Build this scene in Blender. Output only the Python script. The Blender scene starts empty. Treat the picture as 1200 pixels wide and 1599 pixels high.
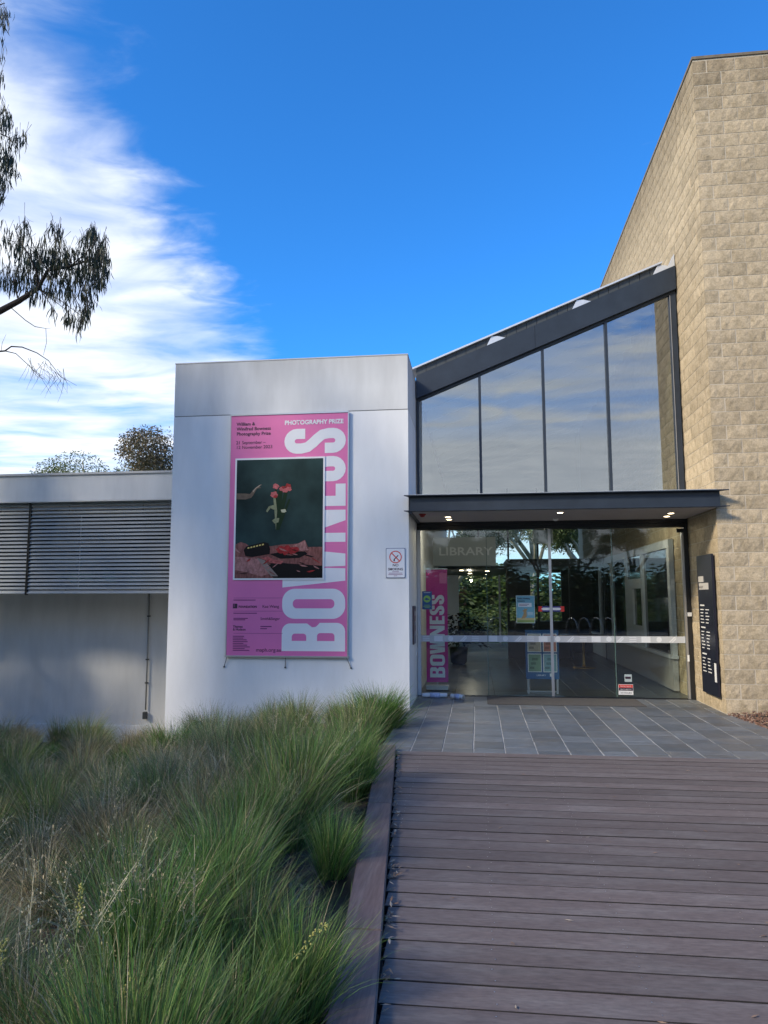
import bpy, bmesh, math, random
from mathutils import Vector, Matrix, noise
rnd = random.Random(7)
SC = bpy.context.scene
COL = SC.collection
rad = math.radians

# ------------------------------------------------------------------ camera
PITCH, YAW, ROLL, EYE = 6.5, 7.1, -0.1, 1.6
FPX, CX, CY = 1155.0, 600.0, 799.5          # focal length and centre in photograph pixels (1200 x 1599)
cam = bpy.data.cameras.new('camera')
cam.sensor_fit = 'VERTICAL'; cam.sensor_height = 36.0; cam.lens = FPX / 1599 * 36.0
cam.clip_start = 0.05; cam.clip_end = 2000
camo = bpy.data.objects.new('camera', cam); COL.objects.link(camo); SC.camera = camo
_p, _y, _r = rad(PITCH), rad(YAW), rad(ROLL)
FWD = Vector((-math.sin(_y)*math.cos(_p), math.cos(_y)*math.cos(_p), math.sin(_p)))
_rt = Vector((math.cos(_y), math.sin(_y), 0)); _up = _rt.cross(FWD)
RT = _rt*math.cos(_r) + _up*math.sin(_r); UP = _up*math.cos(_r) - _rt*math.sin(_r)
EYEP = Vector((0, 0, EYE))
camo.matrix_world = Matrix(((RT.x, UP.x, -FWD.x, 0), (RT.y, UP.y, -FWD.y, 0), (RT.z, UP.z, -FWD.z, EYE), (0, 0, 0, 1)))
def ray(x, y): return FWD + RT*((x-CX)/FPX) + UP*((CY-y)/FPX)
def onY(x, y, Y): d = ray(x, y); return EYEP + d*(Y/d.y)
def onX(x, y, X): d = ray(x, y); return EYEP + d*(X/d.x)
def onZ(x, y, Z): d = ray(x, y); return EYEP + d*((Z-EYE)/d.z)
def proj(p):
    d = Vector(p) - EYEP; z = d.dot(FWD)
    if z < 0.1: return None
    return CX + FPX*d.dot(RT)/z, CY - FPX*d.dot(UP)/z

# ------------------------------------------------------------------ sky
SUN_AZ, SUN_EL = 230.0, 30.0
world = bpy.data.worlds.new('World'); SC.world = world; world.use_nodes = True
def build_world():
    nt = world.node_tree; N = nt.nodes; L = nt.links
    bg = N['Background']; bg.inputs[1].default_value = 0.13
    sky = N.new('ShaderNodeTexSky'); sky.sky_type = 'NISHITA'; sky.sun_disc = False
    sky.sun_elevation = rad(SUN_EL); sky.sun_rotation = rad(SUN_AZ)
    sky.air_density = 1.0; sky.dust_density = 0.25; sky.ozone_density = 3.0; sky.altitude = 100
    tint = N.new('ShaderNodeMix'); tint.data_type = 'RGBA'; tint.blend_type = 'MULTIPLY'; tint.inputs[0].default_value = 1
    tint.inputs[7].default_value = (0.19, 0.67, 1.13, 1)
    L.new(sky.outputs[0], tint.inputs[6])
    tc = N.new('ShaderNodeTexCoord'); sp = N.new('ShaderNodeSeparateXYZ'); L.new(tc.outputs['Generated'], sp.inputs[0])
    def M(op, a, b=None, c=None, clamp=False):
        n = N.new('ShaderNodeMath'); n.operation = op; n.use_clamp = clamp
        for i, v in enumerate((a, b, c)):
            if v is None: continue
            if isinstance(v, (int, float)): n.inputs[i].default_value = v
            else: L.new(v, n.inputs[i])
        return n.outputs[0]
    dz = M('MAXIMUM', sp.outputs[2], 0.03)
    u = M('DIVIDE', sp.outputs[0], dz); v = M('DIVIDE', sp.outputs[1], dz)   # flat cloud layer overhead
    # cloud sheet: lies to the left of a front line, and low behind
    e1 = M('SUBTRACT', M('MULTIPLY', u, -1.0), M('ADD', M('MULTIPLY', v, 0.095), 0.60))
    e2 = M('MULTIPLY', M('ADD', v, 2.6), -0.55)
    e = M('MAXIMUM', e1, e2)
    cb = N.new('ShaderNodeCombineXYZ'); L.new(u, cb.inputs[0]); L.new(v, cb.inputs[1])
    mp = N.new('ShaderNodeMapping'); mp.inputs['Rotation'].default_value = (0, 0, rad(-12)); mp.inputs['Scale'].default_value = (0.8, 1.35, 1)
    L.new(cb.outputs[0], mp.inputs[0])
    n1 = N.new('ShaderNodeTexNoise'); n1.inputs['Scale'].default_value = 1.5; n1.inputs['Detail'].default_value = 9; n1.inputs['Roughness'].default_value = 0.52; n1.inputs['Distortion'].default_value = 0.7
    L.new(mp.outputs[0], n1.inputs[0])
    n2 = N.new('ShaderNodeTexNoise'); n2.inputs['Scale'].default_value = 4.2; n2.inputs['Detail'].default_value = 7; n2.inputs['Roughness'].default_value = 0.55; n2.inputs['Distortion'].default_value = 0.5
    L.new(mp.outputs[0], n2.inputs[0])
    e_n = M('ADD', e, M('MULTIPLY', M('SUBTRACT', n2.outputs[0], 0.5), 0.45))
    edge = N.new('ShaderNodeMapRange'); edge.interpolation_type = 'SMOOTHSTEP'
    edge.inputs[1].default_value = -0.08; edge.inputs[2].default_value = 0.22; L.new(e_n, edge.inputs[0])
    body = N.new('ShaderNodeMapRange'); body.inputs[1].default_value = 0.30; body.inputs[2].default_value = 0.62
    body.inputs[3].default_value = 0.26; body.inputs[4].default_value = 1.0; L.new(n1.outputs[0], body.inputs[0])
    # wisps scattered thinly over the rest of the sky
    wis = N.new('ShaderNodeMapRange'); wis.inputs[1].default_value = 0.70; wis.inputs[2].default_value = 0.84; wis.inputs[4].default_value = 0.35
    L.new(n1.outputs[0], wis.inputs[0])
    fac = M('MAXIMUM', M('MULTIPLY', edge.outputs[0], M('MAXIMUM', body.outputs[0], M('MULTIPLY', e2, 0.8, clamp=True))), wis.outputs[0])
    # pale haze low over the horizon, all round
    hz = N.new('ShaderNodeMapRange'); hz.inputs[1].default_value = 0.24; hz.inputs[2].default_value = 0.06; hz.inputs[3].default_value = 0.0; hz.inputs[4].default_value = 0.8; L.new(sp.outputs[2], hz.inputs[0])
    fac = M('MAXIMUM', fac, hz.outputs[0])
    up = N.new('ShaderNodeMapRange'); up.inputs[1].default_value = 0.0; up.inputs[2].default_value = 0.06; L.new(sp.outputs[2], up.inputs[0])
    fac = M('MULTIPLY', fac, up.outputs[0], clamp=True)
    mx = N.new('ShaderNodeMix'); mx.data_type = 'RGBA'
    cc = N.new('ShaderNodeMix'); cc.data_type = 'RGBA'; L.new(n2.outputs[0], cc.inputs[0])
    cc.inputs[6].default_value = (3.0, 3.35, 3.9, 1); cc.inputs[7].default_value = (5.7, 5.8, 6.0, 1)
    L.new(fac, mx.inputs[0]); L.new(tint.outputs[2], mx.inputs[6]); L.new(cc.outputs[2], mx.inputs[7])
    L.new(mx.outputs[2], bg.inputs[0])
build_world()

# ------------------------------------------------------------------ sun: softened by thin cloud, from the left behind the viewer
sl = bpy.data.lights.new('sun', 'SUN'); sl.energy = 2.4; sl.angle = rad(9); sl.color = (1.0, 0.87, 0.68)
so = bpy.data.objects.new('sun', sl); COL.objects.link(so)
_a, _e = rad(SUN_AZ), rad(SUN_EL)
SUNV = Vector((math.sin(_a)*math.cos(_e), math.cos(_a)*math.cos(_e), math.sin(_e)))
so.rotation_euler = SUNV.to_track_quat('Z', 'Y').to_euler(); so.location = (-20, -10, 25)
SC.view_settings.view_transform = 'Standard'; SC.view_settings.look = 'None'
SC.view_settings.exposure = 0.98; SC.view_settings.gamma = 1.0
SC.cycles.max_bounces = 10; SC.cycles.transparent_max_bounces = 24

# ------------------------------------------------------------------ helpers
def tag(o, label=None, cat=None, group=None, kind=None):
    if label: o['label'] = label
    if cat: o['category'] = cat
    if group: o['group'] = group
    if kind: o['kind'] = kind
    return o
def link(name, me, mat=None, parent=None, loc=None, rot=None):
    o = bpy.data.objects.new(name, me); COL.objects.link(o)
    if mat is not None and me is not None and len(me.materials) == 0: me.materials.append(mat)
    if parent is not None: o.parent = parent
    if loc is not None: o.location = loc
    if rot is not None: o.rotation_euler = rot
    return o
def empty(name, loc=(0, 0, 0), rz=0): return link(name, None, loc=loc, rot=(0, 0, rz))
def mesh(name, V, F, smooth=False):
    me = bpy.data.meshes.new(name); me.from_pydata(V, [], F); me.update()
    if smooth:
        for p in me.polygons: p.use_smooth = True
    return me
def from_bm(name, bm, smooth=False):
    me = bpy.data.meshes.new(name); bm.to_mesh(me); bm.free()
    if smooth:
        for p in me.polygons: p.use_smooth = True
    return me
def bm_box(bm, x0, x1, y0, y1, z0, z1, bev=0.0):
    vs = [bm.verts.new((x, y, z)) for x in (x0, x1) for y in (y0, y1) for z in (z0, z1)]
    idx = ((0, 1, 3, 2), (4, 6, 7, 5), (0, 4, 5, 1), (2, 3, 7, 6), (0, 2, 6, 4), (1, 5, 7, 3))
    fs = [bm.faces.new([vs[i] for i in f]) for f in idx]
    if bev:
        es = list({e for f in fs for e in f.edges})
        bmesh.ops.bevel(bm, geom=es, offset=bev, segments=1, affect='EDGES', profile=0.5)
def box(name, x0, x1, y0, y1, z0, z1, mat, parent=None, bev=0.0):
    bm = bmesh.new(); bm_box(bm, x0, x1, y0, y1, z0, z1, bev)
    return link(name, from_bm(name, bm), mat, parent)
def bm_tube(bm, pts, rads, seg=8, cap=True):
    rings = []
    n = len(pts)
    for i, p in enumerate(pts):
        p = Vector(p)
        d = (Vector(pts[min(i+1, n-1)]) - Vector(pts[max(i-1, 0)])).normalized()
        a = d.orthogonal().normalized() if i == 0 else (pa - d*pa.dot(d)).normalized()
        pa = a; b = d.cross(a); r = rads[i] if isinstance(rads, (list, tuple)) else rads
        rings.append([bm.verts.new(p + a*math.cos(2*math.pi*k/seg)*r + b*math.sin(2*math.pi*k/seg)*r) for k in range(seg)])
    for i in range(n-1):
        for k in range(seg):
            bm.faces.new((rings[i][k], rings[i][(k+1) % seg], rings[i+1][(k+1) % seg], rings[i+1][k]))
    if cap:
        bm.faces.new(rings[0][::-1]); bm.faces.new(rings[-1])
def tube(name, pts, rads, mat, parent=None, seg=10):
    bm = bmesh.new(); bm_tube(bm, pts, rads, seg)
    return link(name, from_bm(name, bm, True), mat, parent)
def lathe(name, prof, mat, parent=None, seg=24, loc=(0, 0, 0)):
    V, F = [], []
    for (r, z) in prof:
        for k in range(seg): V.append((r*math.cos(2*math.pi*k/seg), r*math.sin(2*math.pi*k/seg), z))
    for i in range(len(prof)-1):
        for k in range(seg):
            F.append((i*seg+k, i*seg+(k+1) % seg, (i+1)*seg+(k+1) % seg, (i+1)*seg+k))
    F.append(tuple(range(seg))[::-1]); F.append(tuple((len(prof)-1)*seg+k for k in range(seg)))
    return link(name, mesh(name, V, F, True), mat, parent, loc)

# flat print and lettering: filled 2D outlines turned into meshes facing -Y
TMP = []
def _curve_mesh(name, cu):
    o = bpy.data.objects.new('tmp', cu); COL.objects.link(o)
    bpy.context.view_layer.update()
    dg = bpy.context.evaluated_depsgraph_get()
    me = bpy.data.meshes.new_from_object(o.evaluated_get(dg)); me.name = name
    bpy.data.objects.remove(o); me.materials.clear()
    return me
def shape_mesh(name, rings):
    cu = bpy.data.curves.new(name, 'CURVE'); cu.dimensions = '2D'; cu.fill_mode = 'BOTH'
    for r in rings:
        s = cu.splines.new('POLY'); s.points.add(len(r)-1); s.use_cyclic_u = True
        for q, p in zip(s.points, r): q.co = (p[0], p[1], 0, 1)
    me = _curve_mesh(name, cu); bpy.data.curves.remove(cu); return me
def shape(name, rings, y, mat, parent=None):        # rings in (X, Z), at depth y
    return link(name, shape_mesh(name, rings), mat, parent, (0, y, 0), (math.pi/2, 0, 0))
def text_mesh(body, size, align='LEFT', bold=0.0, width=None, sx=1.0, lines=1.0):
    cu = bpy.data.curves.new('text', 'FONT'); cu.body = body; cu.size = size; cu.align_x = align
    cu.resolution_u = 3; cu.offset = bold; cu.space_line = lines; cu.fill_mode = 'BOTH'
    me = _curve_mesh('lettering', cu); bpy.data.curves.remove(cu)
    k = sx
    if width:
        xs = [v.co.x for v in me.vertices]
        if xs: k = width / max(1e-6, max(xs)-min(xs))
    if k != 1.0:
        for v in me.vertices: v.co.x *= k
    return me
def text(body, x, z, y, size, mat, parent, align='LEFT', name='lettering', rot=(math.pi/2, 0, 0), **kw):
    return link(name, text_mesh(body, size, align, **kw), mat, parent, (x, y, z), rot)
def ell(cx, cz, rx, rz, n=24, a0=0): return [(cx+rx*math.cos(a0+2*math.pi*k/n), cz+rz*math.sin(a0+2*math.pi*k/n)) for k in range(n)]
def rect(x0, x1, z0, z1): return [(x0, z0), (x1, z0), (x1, z1), (x0, z1)]
def rrect(x0, x1, z0, z1, r, n=8, corners=(1, 1, 1, 1)):   # corners: bl, br, tr, tl
    P = []
    for c, (cx, cz, a) in zip(corners, ((x0+r, z0+r, math.pi), (x1-r, z0+r, 1.5*math.pi), (x1-r, z1-r, 0), (x0+r, z1-r, .5*math.pi))):
        if not c:
            P.append((x0 if cx == x0+r else x1, z0 if cz == z0+r else z1)); continue
        for k in range(n+1):
            t = a + .5*math.pi*k/n; P.append((cx+r*math.cos(t), cz+r*math.sin(t)))
    return P

# ------------------------------------------------------------------ materials
MATS = {}
def mat(name, col, rough=0.6, metal=0.0, var=0.0, nscale=6.0, bump=0.0, bscale=60.0, objvar=0.0, stretch=None, spec=0.5, emit=None, estr=0.0, col2=None, c2scale=1.0, c2lo=0.45, c2hi=0.65, alpha=None):
    if name in MATS: return MATS[name]
    m = bpy.data.materials.new(name); m.use_nodes = True; nt = m.node_tree; N = nt.nodes; L = nt.links
    b = N['Principled BSDF']; b.inputs['Roughness'].default_value = rough; b.inputs['Metallic'].default_value = metal
    b.inputs['Specular IOR Level'].default_value = spec
    c4 = (col[0], col[1], col[2], 1)
    tc = N.new('ShaderNodeTexCoord'); src = tc.outputs['Object']
    if stretch:
        mp = N.new('ShaderNodeMapping'); mp.inputs['Scale'].default_value = stretch; L.new(src, mp.inputs[0]); src = mp.outputs[0]
    oi = None
    if objvar or stretch:
        oi = N.new('ShaderNodeObjectInfo')
        ad = N.new('ShaderNodeVectorMath'); ad.operation = 'ADD'; sc = N.new('ShaderNodeVectorMath'); sc.operation = 'SCALE'
        cb = N.new('ShaderNodeCombineXYZ')
        for i in range(3): L.new(oi.outputs['Random'], cb.inputs[i])
        sc.inputs[3].default_value = 37.0; L.new(cb.outputs[0], sc.inputs[0]); L.new(src, ad.inputs[0]); L.new(sc.outputs[0], ad.inputs[1]); src = ad.outputs[0]
    cur = None
    if col2:
        n = N.new('ShaderNodeTexNoise'); n.inputs['Scale'].default_value = c2scale; n.inputs['Detail'].default_value = 6; n.inputs['Roughness'].default_value = .6; L.new(src, n.inputs[0])
        r = N.new('ShaderNodeMapRange'); r.inputs[1].default_value = c2lo; r.inputs[2].default_value = c2hi; L.new(n.outputs[0], r.inputs[0])
        x = N.new('ShaderNodeMix'); x.data_type = 'RGBA'; x.inputs[6].default_value = c4; x.inputs[7].default_value = (*col2, 1); L.new(r.outputs[0], x.inputs[0]); cur = x.outputs[2]
    def mul(cur, fac_out, lo, hi):
        r = N.new('ShaderNodeMapRange'); r.inputs[3].default_value = lo; r.inputs[4].default_value = hi; L.new(fac_out, r.inputs[0])
        x = N.new('ShaderNodeMix'); x.data_type = 'RGBA'; x.blend_type = 'MULTIPLY'; x.inputs[0].default_value = 1
        if cur is None: x.inputs[6].default_value = c4
        else: L.new(cur, x.inputs[6])
        L.new(r.outputs[0], x.inputs[7]); return x.outputs[2]
    if var:
        n = N.new('ShaderNodeTexNoise'); n.inputs['Scale'].default_value = nscale; n.inputs['Detail'].default_value = 7; n.inputs['Roughness'].default_value = .62; L.new(src, n.inputs[0])
        r0 = N.new('ShaderNodeMapRange'); r0.inputs[1].default_value = .28; r0.inputs[2].default_value = .72; L.new(n.outputs[0], r0.inputs[0])
        cur = mul(cur, r0.outputs[0], 1-var, 1+var)
    if objvar: cur = mul(cur, oi.outputs['Random'], 1-objvar, 1+objvar)
    if cur is None: b.inputs['Base Color'].default_value = c4
    else: L.new(cur, b.inputs['Base Color'])
    if bump:
        n = N.new('ShaderNodeTexNoise'); n.inputs['Scale'].default_value = bscale; n.inputs['Detail'].default_value = 5; n.inputs['Roughness'].default_value = .6; L.new(src, n.inputs[0])
        bp = N.new('ShaderNodeBump'); bp.inputs['Strength'].default_value = min(1, bump*10); bp.inputs['Distance'].default_value = bump; L.new(n.outputs[0], bp.inputs['Height']); L.new(bp.outputs[0], b.inputs['Normal'])
    if emit:
        b.inputs['Emission Color'].default_value = (*emit, 1); b.inputs['Emission Strength'].default_value = estr
    if alpha is not None: b.inputs['Alpha'].default_value = alpha
    MATS[name] = m; return m
def vcol_mat(name, rough=0.55, trans=0.25, gain=1.0):
    m = bpy.data.materials.new(name); m.use_nodes = True; nt = m.node_tree; N = nt.nodes; L = nt.links
    b = N['Principled BSDF']; b.inputs['Roughness'].default_value = rough; b.inputs['Specular IOR Level'].default_value = 0.3
    a = N.new('ShaderNodeVertexColor'); a.layer_name = 'col'
    oi = N.new('ShaderNodeObjectInfo'); r = N.new('ShaderNodeMapRange'); r.inputs[3].default_value = .8*gain; r.inputs[4].default_value = 1.2*gain; L.new(oi.outputs['Random'], r.inputs[0])
    x = N.new('ShaderNodeMix'); x.data_type = 'RGBA'; x.blend_type = 'MULTIPLY'; x.inputs[0].default_value = 1; L.new(a.outputs[0], x.inputs[6]); L.new(r.outputs[0], x.inputs[7])
    L.new(x.outputs[2], b.inputs['Base Color'])
    t = N.new('ShaderNodeBsdfTranslucent'); L.new(x.outputs[2], t.inputs[0])
    mx = N.new('ShaderNodeMixShader'); mx.inputs[0].default_value = trans; L.new(b.outputs[0], mx.inputs[1]); L.new(t.outputs[0], mx.inputs[2])
    L.new(mx.outputs[0], N['Material Output'].inputs[0]); return m
def glass_mat(name, tint, base, rough=0.0, wav=0.0):
    m = bpy.data.materials.new(name); m.use_nodes = True; nt = m.node_tree; N = nt.nodes; L = nt.links; N.remove(N['Principled BSDF'])
    tr = N.new('ShaderNodeBsdfTransparent'); tr.inputs[0].default_value = (*tint, 1)
    gl = N.new('ShaderNodeBsdfGlossy'); gl.inputs['Roughness'].default_value = rough; gl.inputs[0].default_value = (.95, .97, 1, 1)
    lw = N.new('ShaderNodeLayerWeight'); lw.inputs[0].default_value = .5
    p = N.new('ShaderNodeMath'); p.operation = 'POWER'; p.inputs[1].default_value = 5; L.new(lw.outputs['Facing'], p.inputs[0])
    k = N.new('ShaderNodeMath'); k.operation = 'MULTIPLY_ADD'; k.inputs[1].default_value = 1-base; k.inputs[2].default_value = base; L.new(p.outputs[0], k.inputs[0])
    mx = N.new('ShaderNodeMixShader'); L.new(k.outputs[0], mx.inputs[0]); L.new(tr.outputs[0], mx.inputs[1]); L.new(gl.outputs[0], mx.inputs[2]); L.new(mx.outputs[0], N['Material Output'].inputs[0])
    if wav:
        tc = N.new('ShaderNodeTexCoord'); n = N.new('ShaderNodeTexNoise'); n.inputs['Scale'].default_value = .9; L.new(tc.outputs['Object'], n.inputs[0])
        bp = N.new('ShaderNodeBump'); bp.inputs['Strength'].default_value = 1; bp.inputs['Distance'].default_value = wav; L.new(n.outputs[0], bp.inputs['Height']); L.new(bp.outputs[0], gl.inputs['Normal'])
    return m

M_white = mat('white_render', (.75, .765, .77), .75, var=.05, nscale=1.6, bump=.0012, bscale=40, stretch=(1.6, 1.6, .45), col2=(.66, .675, .675), c2scale=.9, c2lo=.45, c2hi=.75)
M_grey_render = mat('grey_render', (.60, .615, .615), .75, var=.09, nscale=1.6, bump=.001, bscale=50, stretch=(2.2, 2.2, .5))
M_cap = mat('parapet_flashing', (.45, .46, .47), .5, .3, var=.08)
M_block = mat('split_face_block', (.435, .352, .235), .92, var=.28, nscale=48, bump=.022, bscale=40, objvar=.13, col2=(.33, .265, .17), c2scale=9)
def add_top_stain(m, z0, z1, k):
    nt = m.node_tree; N = nt.nodes; L = nt.links; b = N['Principled BSDF']; src = b.inputs['Base Color'].links[0].from_socket
    g = N.new('ShaderNodeNewGeometry'); sp = N.new('ShaderNodeSeparateXYZ'); L.new(g.outputs['Position'], sp.inputs[0])
    mp = N.new('ShaderNodeMapping'); mp.inputs['Scale'].default_value = (3.5, 3.5, .5); L.new(g.outputs['Position'], mp.inputs[0])
    n = N.new('ShaderNodeTexNoise'); n.inputs['Scale'].default_value = 1.6; n.inputs['Detail'].default_value = 6; L.new(mp.outputs[0], n.inputs[0])
    r = N.new('ShaderNodeMapRange'); r.inputs[1].default_value = z0; r.inputs[2].default_value = z1; L.new(sp.outputs[2], r.inputs[0])
    q = N.new('ShaderNodeMath'); q.operation = 'MULTIPLY'; L.new(r.outputs[0], q.inputs[0]); L.new(n.outputs[0], q.inputs[1])
    q2 = N.new('ShaderNodeMath'); q2.operation = 'MULTIPLY'; q2.inputs[1].default_value = k; q2.use_clamp = True; L.new(q.outputs[0], q2.inputs[0])
    x = N.new('ShaderNodeMix'); x.data_type = 'RGBA'; x.blend_type = 'MULTIPLY'; L.new(q2.outputs[0], x.inputs[0]); L.new(src, x.inputs[6]); x.inputs[7].default_value = (.45, .43, .40, 1); L.new(x.outputs[2], b.inputs['Base Color'])
add_top_stain(M_block, 8.6, 9.65, 1.5); add_top_stain(M_grey_render, 4.75, 5.25, .55)
M_mortar = mat('mortar', (.50, .44, .34), .95, var=.12, nscale=30, bump=.004, bscale=120)
M_coping = mat('weathered_coping', (.17, .14, .10), .9, var=.3, nscale=8, bump=.004)
M_steel = mat('dark_blue_grey_steel', (.022, .031, .045), .45, var=.22, nscale=3, spec=.38)
M_steel2 = mat('charcoal_cladding', (.045, .052, .056), .5, var=.15, nscale=4)
M_black = mat('black_frame', (.012, .013, .015), .4)
M_rooflight = mat('pale_metal_edge', (.62, .64, .66), .4, .4, var=.08)
M_alu = mat('brushed_aluminium', (.55, .56, .57), .35, .85, var=.05)
M_soffit = mat('canopy_soffit', (.40, .37, .36), .6, var=.06, nscale=3)
M_slat = mat('blind_slat', (.33, .36, .38), .5, .1, var=.08, nscale=3)
M_deck = mat('weathered_deck_board', (.125, .099, .091), .66, var=.30, nscale=7, bump=.0015, bscale=22, objvar=.20, stretch=(2.2, 10, 10), col2=(.165, .145, .135), c2scale=.8, c2lo=.45, c2hi=.75)
M_gap_shade = mat('board_gap_shade', (.018, .015, .014), .95, var=.3, nscale=20)  # board sides coloured near black, painting in the shade of the gaps
M_kerb = mat('timber_kerb', (.14, .098, .09), .62, var=.3, nscale=6, bump=.0015, bscale=25, objvar=.10, stretch=(12, .8, 12), col2=(.19, .155, .145), c2scale=1.1, c2lo=.5, c2hi=.8)
M_slate = mat('slate_tile', (.118, .132, .145), .45, var=.22, nscale=7, bump=.003, bscale=14, objvar=.24, col2=(.135, .135, .132), c2scale=2.2)
M_grout = mat('pale_grout', (.46, .45, .42), .9, var=.3, nscale=9)
M_soil = mat('garden_soil', (.075, .058, .042), .95, var=.4, nscale=12, bump=.02, bscale=24)
M_mulch = [mat('bark_mulch_a', (.16, .085, .055), .9, var=.3, nscale=30), mat('bark_mulch_b', (.27, .18, .13), .9, var=.3, nscale=30)]
M_pink = mat('pink_vinyl', (.70, .165, .385), .42, var=.05, nscale=1.5)
M_pinkd = mat('magenta_vinyl', (.52, .03, .25), .4, var=.05)
M_pwhite = mat('white_vinyl_print', (.74, .75, .77), .42, var=.02)
M_ink = mat('dark_ink', (.035, .012, .03), .5)
M_inks = mat('faded_ink', (.20, .03, .14), .5)
M_text_w = mat('white_lettering', (.75, .75, .73), .5)
M_door_glass = glass_mat('door_glass', (.93, .965, .945), .042)
M_upper_glass = glass_mat('upper_reflective_glass', (.72, .77, .77), .215, wav=.0012)
M_far_glass = glass_mat('far_glass', (.96, .98, .97), .04)
M_frost = mat('frosted_strip', (.46, .48, .50), .6)
M_frost2 = mat('frosted_motif', (.66, .68, .70), .6)
M_intwhite = mat('foyer_wall_paint', (.74, .74, .71), .8, var=.04)
M_intgrey = mat('grey_joinery', (.48, .51, .53), .5, var=.05)
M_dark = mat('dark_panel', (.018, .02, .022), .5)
M_lamp = mat('downlight_lens', (.9, .85, .7), .4, emit=(1.0, .80, .50), estr=7)
M_bark = mat('gum_bark', (.30, .25, .20), .9, var=.3, nscale=6, bump=.01, bscale=12, col2=(.16, .12, .09), c2scale=2)
M_darkbark = mat('dark_twig_bark', (.05, .038, .03), .9, var=.3, nscale=14)
M_palebark = mat('pale_gum_bark', (.52, .47, .40), .85, var=.2, nscale=5, bump=.006, bscale=10)
M_grass = vcol_mat('grass_blade', .5, .22)
M_leaf = vcol_mat('gum_leaf', .5, .18)

# ------------------------------------------------------------------ ground: one sheet to the horizon, dropping into the garden bed
def sst(a, b, x): t = max(0, min(1, (x-a)/(b-a))); return t*t*(3-2*t)
def kerb_x(Y): return -.862 + (7.88 - Y)*.0931            # inner edge of the timber kerb
def gz(x, y):
    drop = sst(-1.0, -5.2, x)*.60 * (1-sst(13.6, 17, y))
    z = -.10 - drop - .05*sst(-5, -12, x) - .22*sst(-4.2, -5.0, x)*sst(10.6, 12.2, y)
    if x < -1.2 and y < 12: z += .03*noise.noise(Vector((x*1.3, y*1.3, 0)))
    return z
def build_ground():
    def axis(lo, hi, st): return [-900, -400, -150, -60, -30, -20] + [lo + st*i for i in range(int((hi-lo)/st)+1)] + [20, 30, 60, 150, 400, 900]
    xs = axis(-14, 8, .25); ys = axis(-8, 17, .25)
    V = [(x, y, gz(x, y)) for y in ys for x in xs]; w = len(xs)
    F = [(j*w+i, j*w+i+1, (j+1)*w+i+1, (j+1)*w+i) for j in range(len(ys)-1) for i in range(w-1)]
    m = bpy.data.materials.new('ground_cover'); m.use_nodes = True; nt = m.node_tree; N = nt.nodes; L = nt.links; b = N['Principled BSDF']; b.inputs['Roughness'].default_value = .95
    g = N.new('ShaderNodeNewGeometry'); sp = N.new('ShaderNodeSeparateXYZ'); L.new(g.outputs['Position'], sp.inputs[0])
    n = N.new('ShaderNodeTexNoise'); n.inputs['Scale'].default_value = 5; n.inputs['Detail'].default_value = 8; L.new(g.outputs['Position'], n.inputs[0])
    soil = N.new('ShaderNodeMix'); soil.data_type = 'RGBA'; soil.inputs[6].default_value = (.035, .028, .02, 1); soil.inputs[7].default_value = (.17, .13, .095, 1); L.new(n.outputs[0], soil.inputs[0])
    lawn = N.new('ShaderNodeMix'); lawn.data_type = 'RGBA'; lawn.inputs[6].default_value = (.05, .10, .025, 1); lawn.inputs[7].default_value = (.13, .20, .05, 1); L.new(n.outputs[0], lawn.inputs[0])
    r = N.new('ShaderNodeMapRange'); r.inputs[1].default_value = 20; r.inputs[2].default_value = 24; L.new(sp.outputs[1], r.inputs[0])
    mx = N.new('ShaderNodeMix'); mx.data_type = 'RGBA'; L.new(r.outputs[0], mx.inputs[0]); L.new(soil.outputs[2], mx.inputs[6]); L.new(lawn.outputs[2], mx.inputs[7]); L.new(mx.outputs[2], b.inputs['Base Color'])
    bp = N.new('ShaderNodeBump'); bp.inputs['Distance'].default_value = .03; L.new(n.outputs[0], bp.inputs['Height']); L.new(bp.outputs[0], b.inputs['Normal'])
    o = link('ground', mesh('ground', V, F, True), m); tag(o, kind='structure')
    fp = box('forecourt', -9, 14, -14, -3.2, -.11, -.02, mat('concrete_forecourt', (.22, .215, .20), .9, var=.2, nscale=2)); tag(fp, kind='structure')
build_ground()

# ------------------------------------------------------------------ slate paving, outside and through the foyer
def wob_tile(x0, x1, y0, y1, ztop, th=.03):
    j = lambda: rnd.uniform(-.0035, .0035)
    b = .004
    c = [(x0+j(), y0+j()), (x1+j(), y0+j()), (x1+j(), y1+j()), (x0+j(), y1+j())]
    cx, cy = (x0+x1)/2, (y0+y1)/2
    ins = [(p[0]+(b if p[0] < cx else -b), p[1]+(b if p[1] < cy else -b)) for p in c]
    zt = [ztop + rnd.uniform(-.0012, .0012) for _ in range(4)]
    V = [(p[0], p[1], ztop-th) for p in c] + [(p[0], p[1], ztop-b) for p in c] + [(p[0], p[1], z) for p, z in zip(ins, zt)]
    F = [(8, 9, 10, 11)]
    for a in (0, 4):
        for k in range(4): F.append((a+k, a+(k+1) % 4, a+4+(k+1) % 4, a+4+k))
    return V, F
def paving_edge_r(y): return 3.36 + max(0, 10.8-y)*.115
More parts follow.
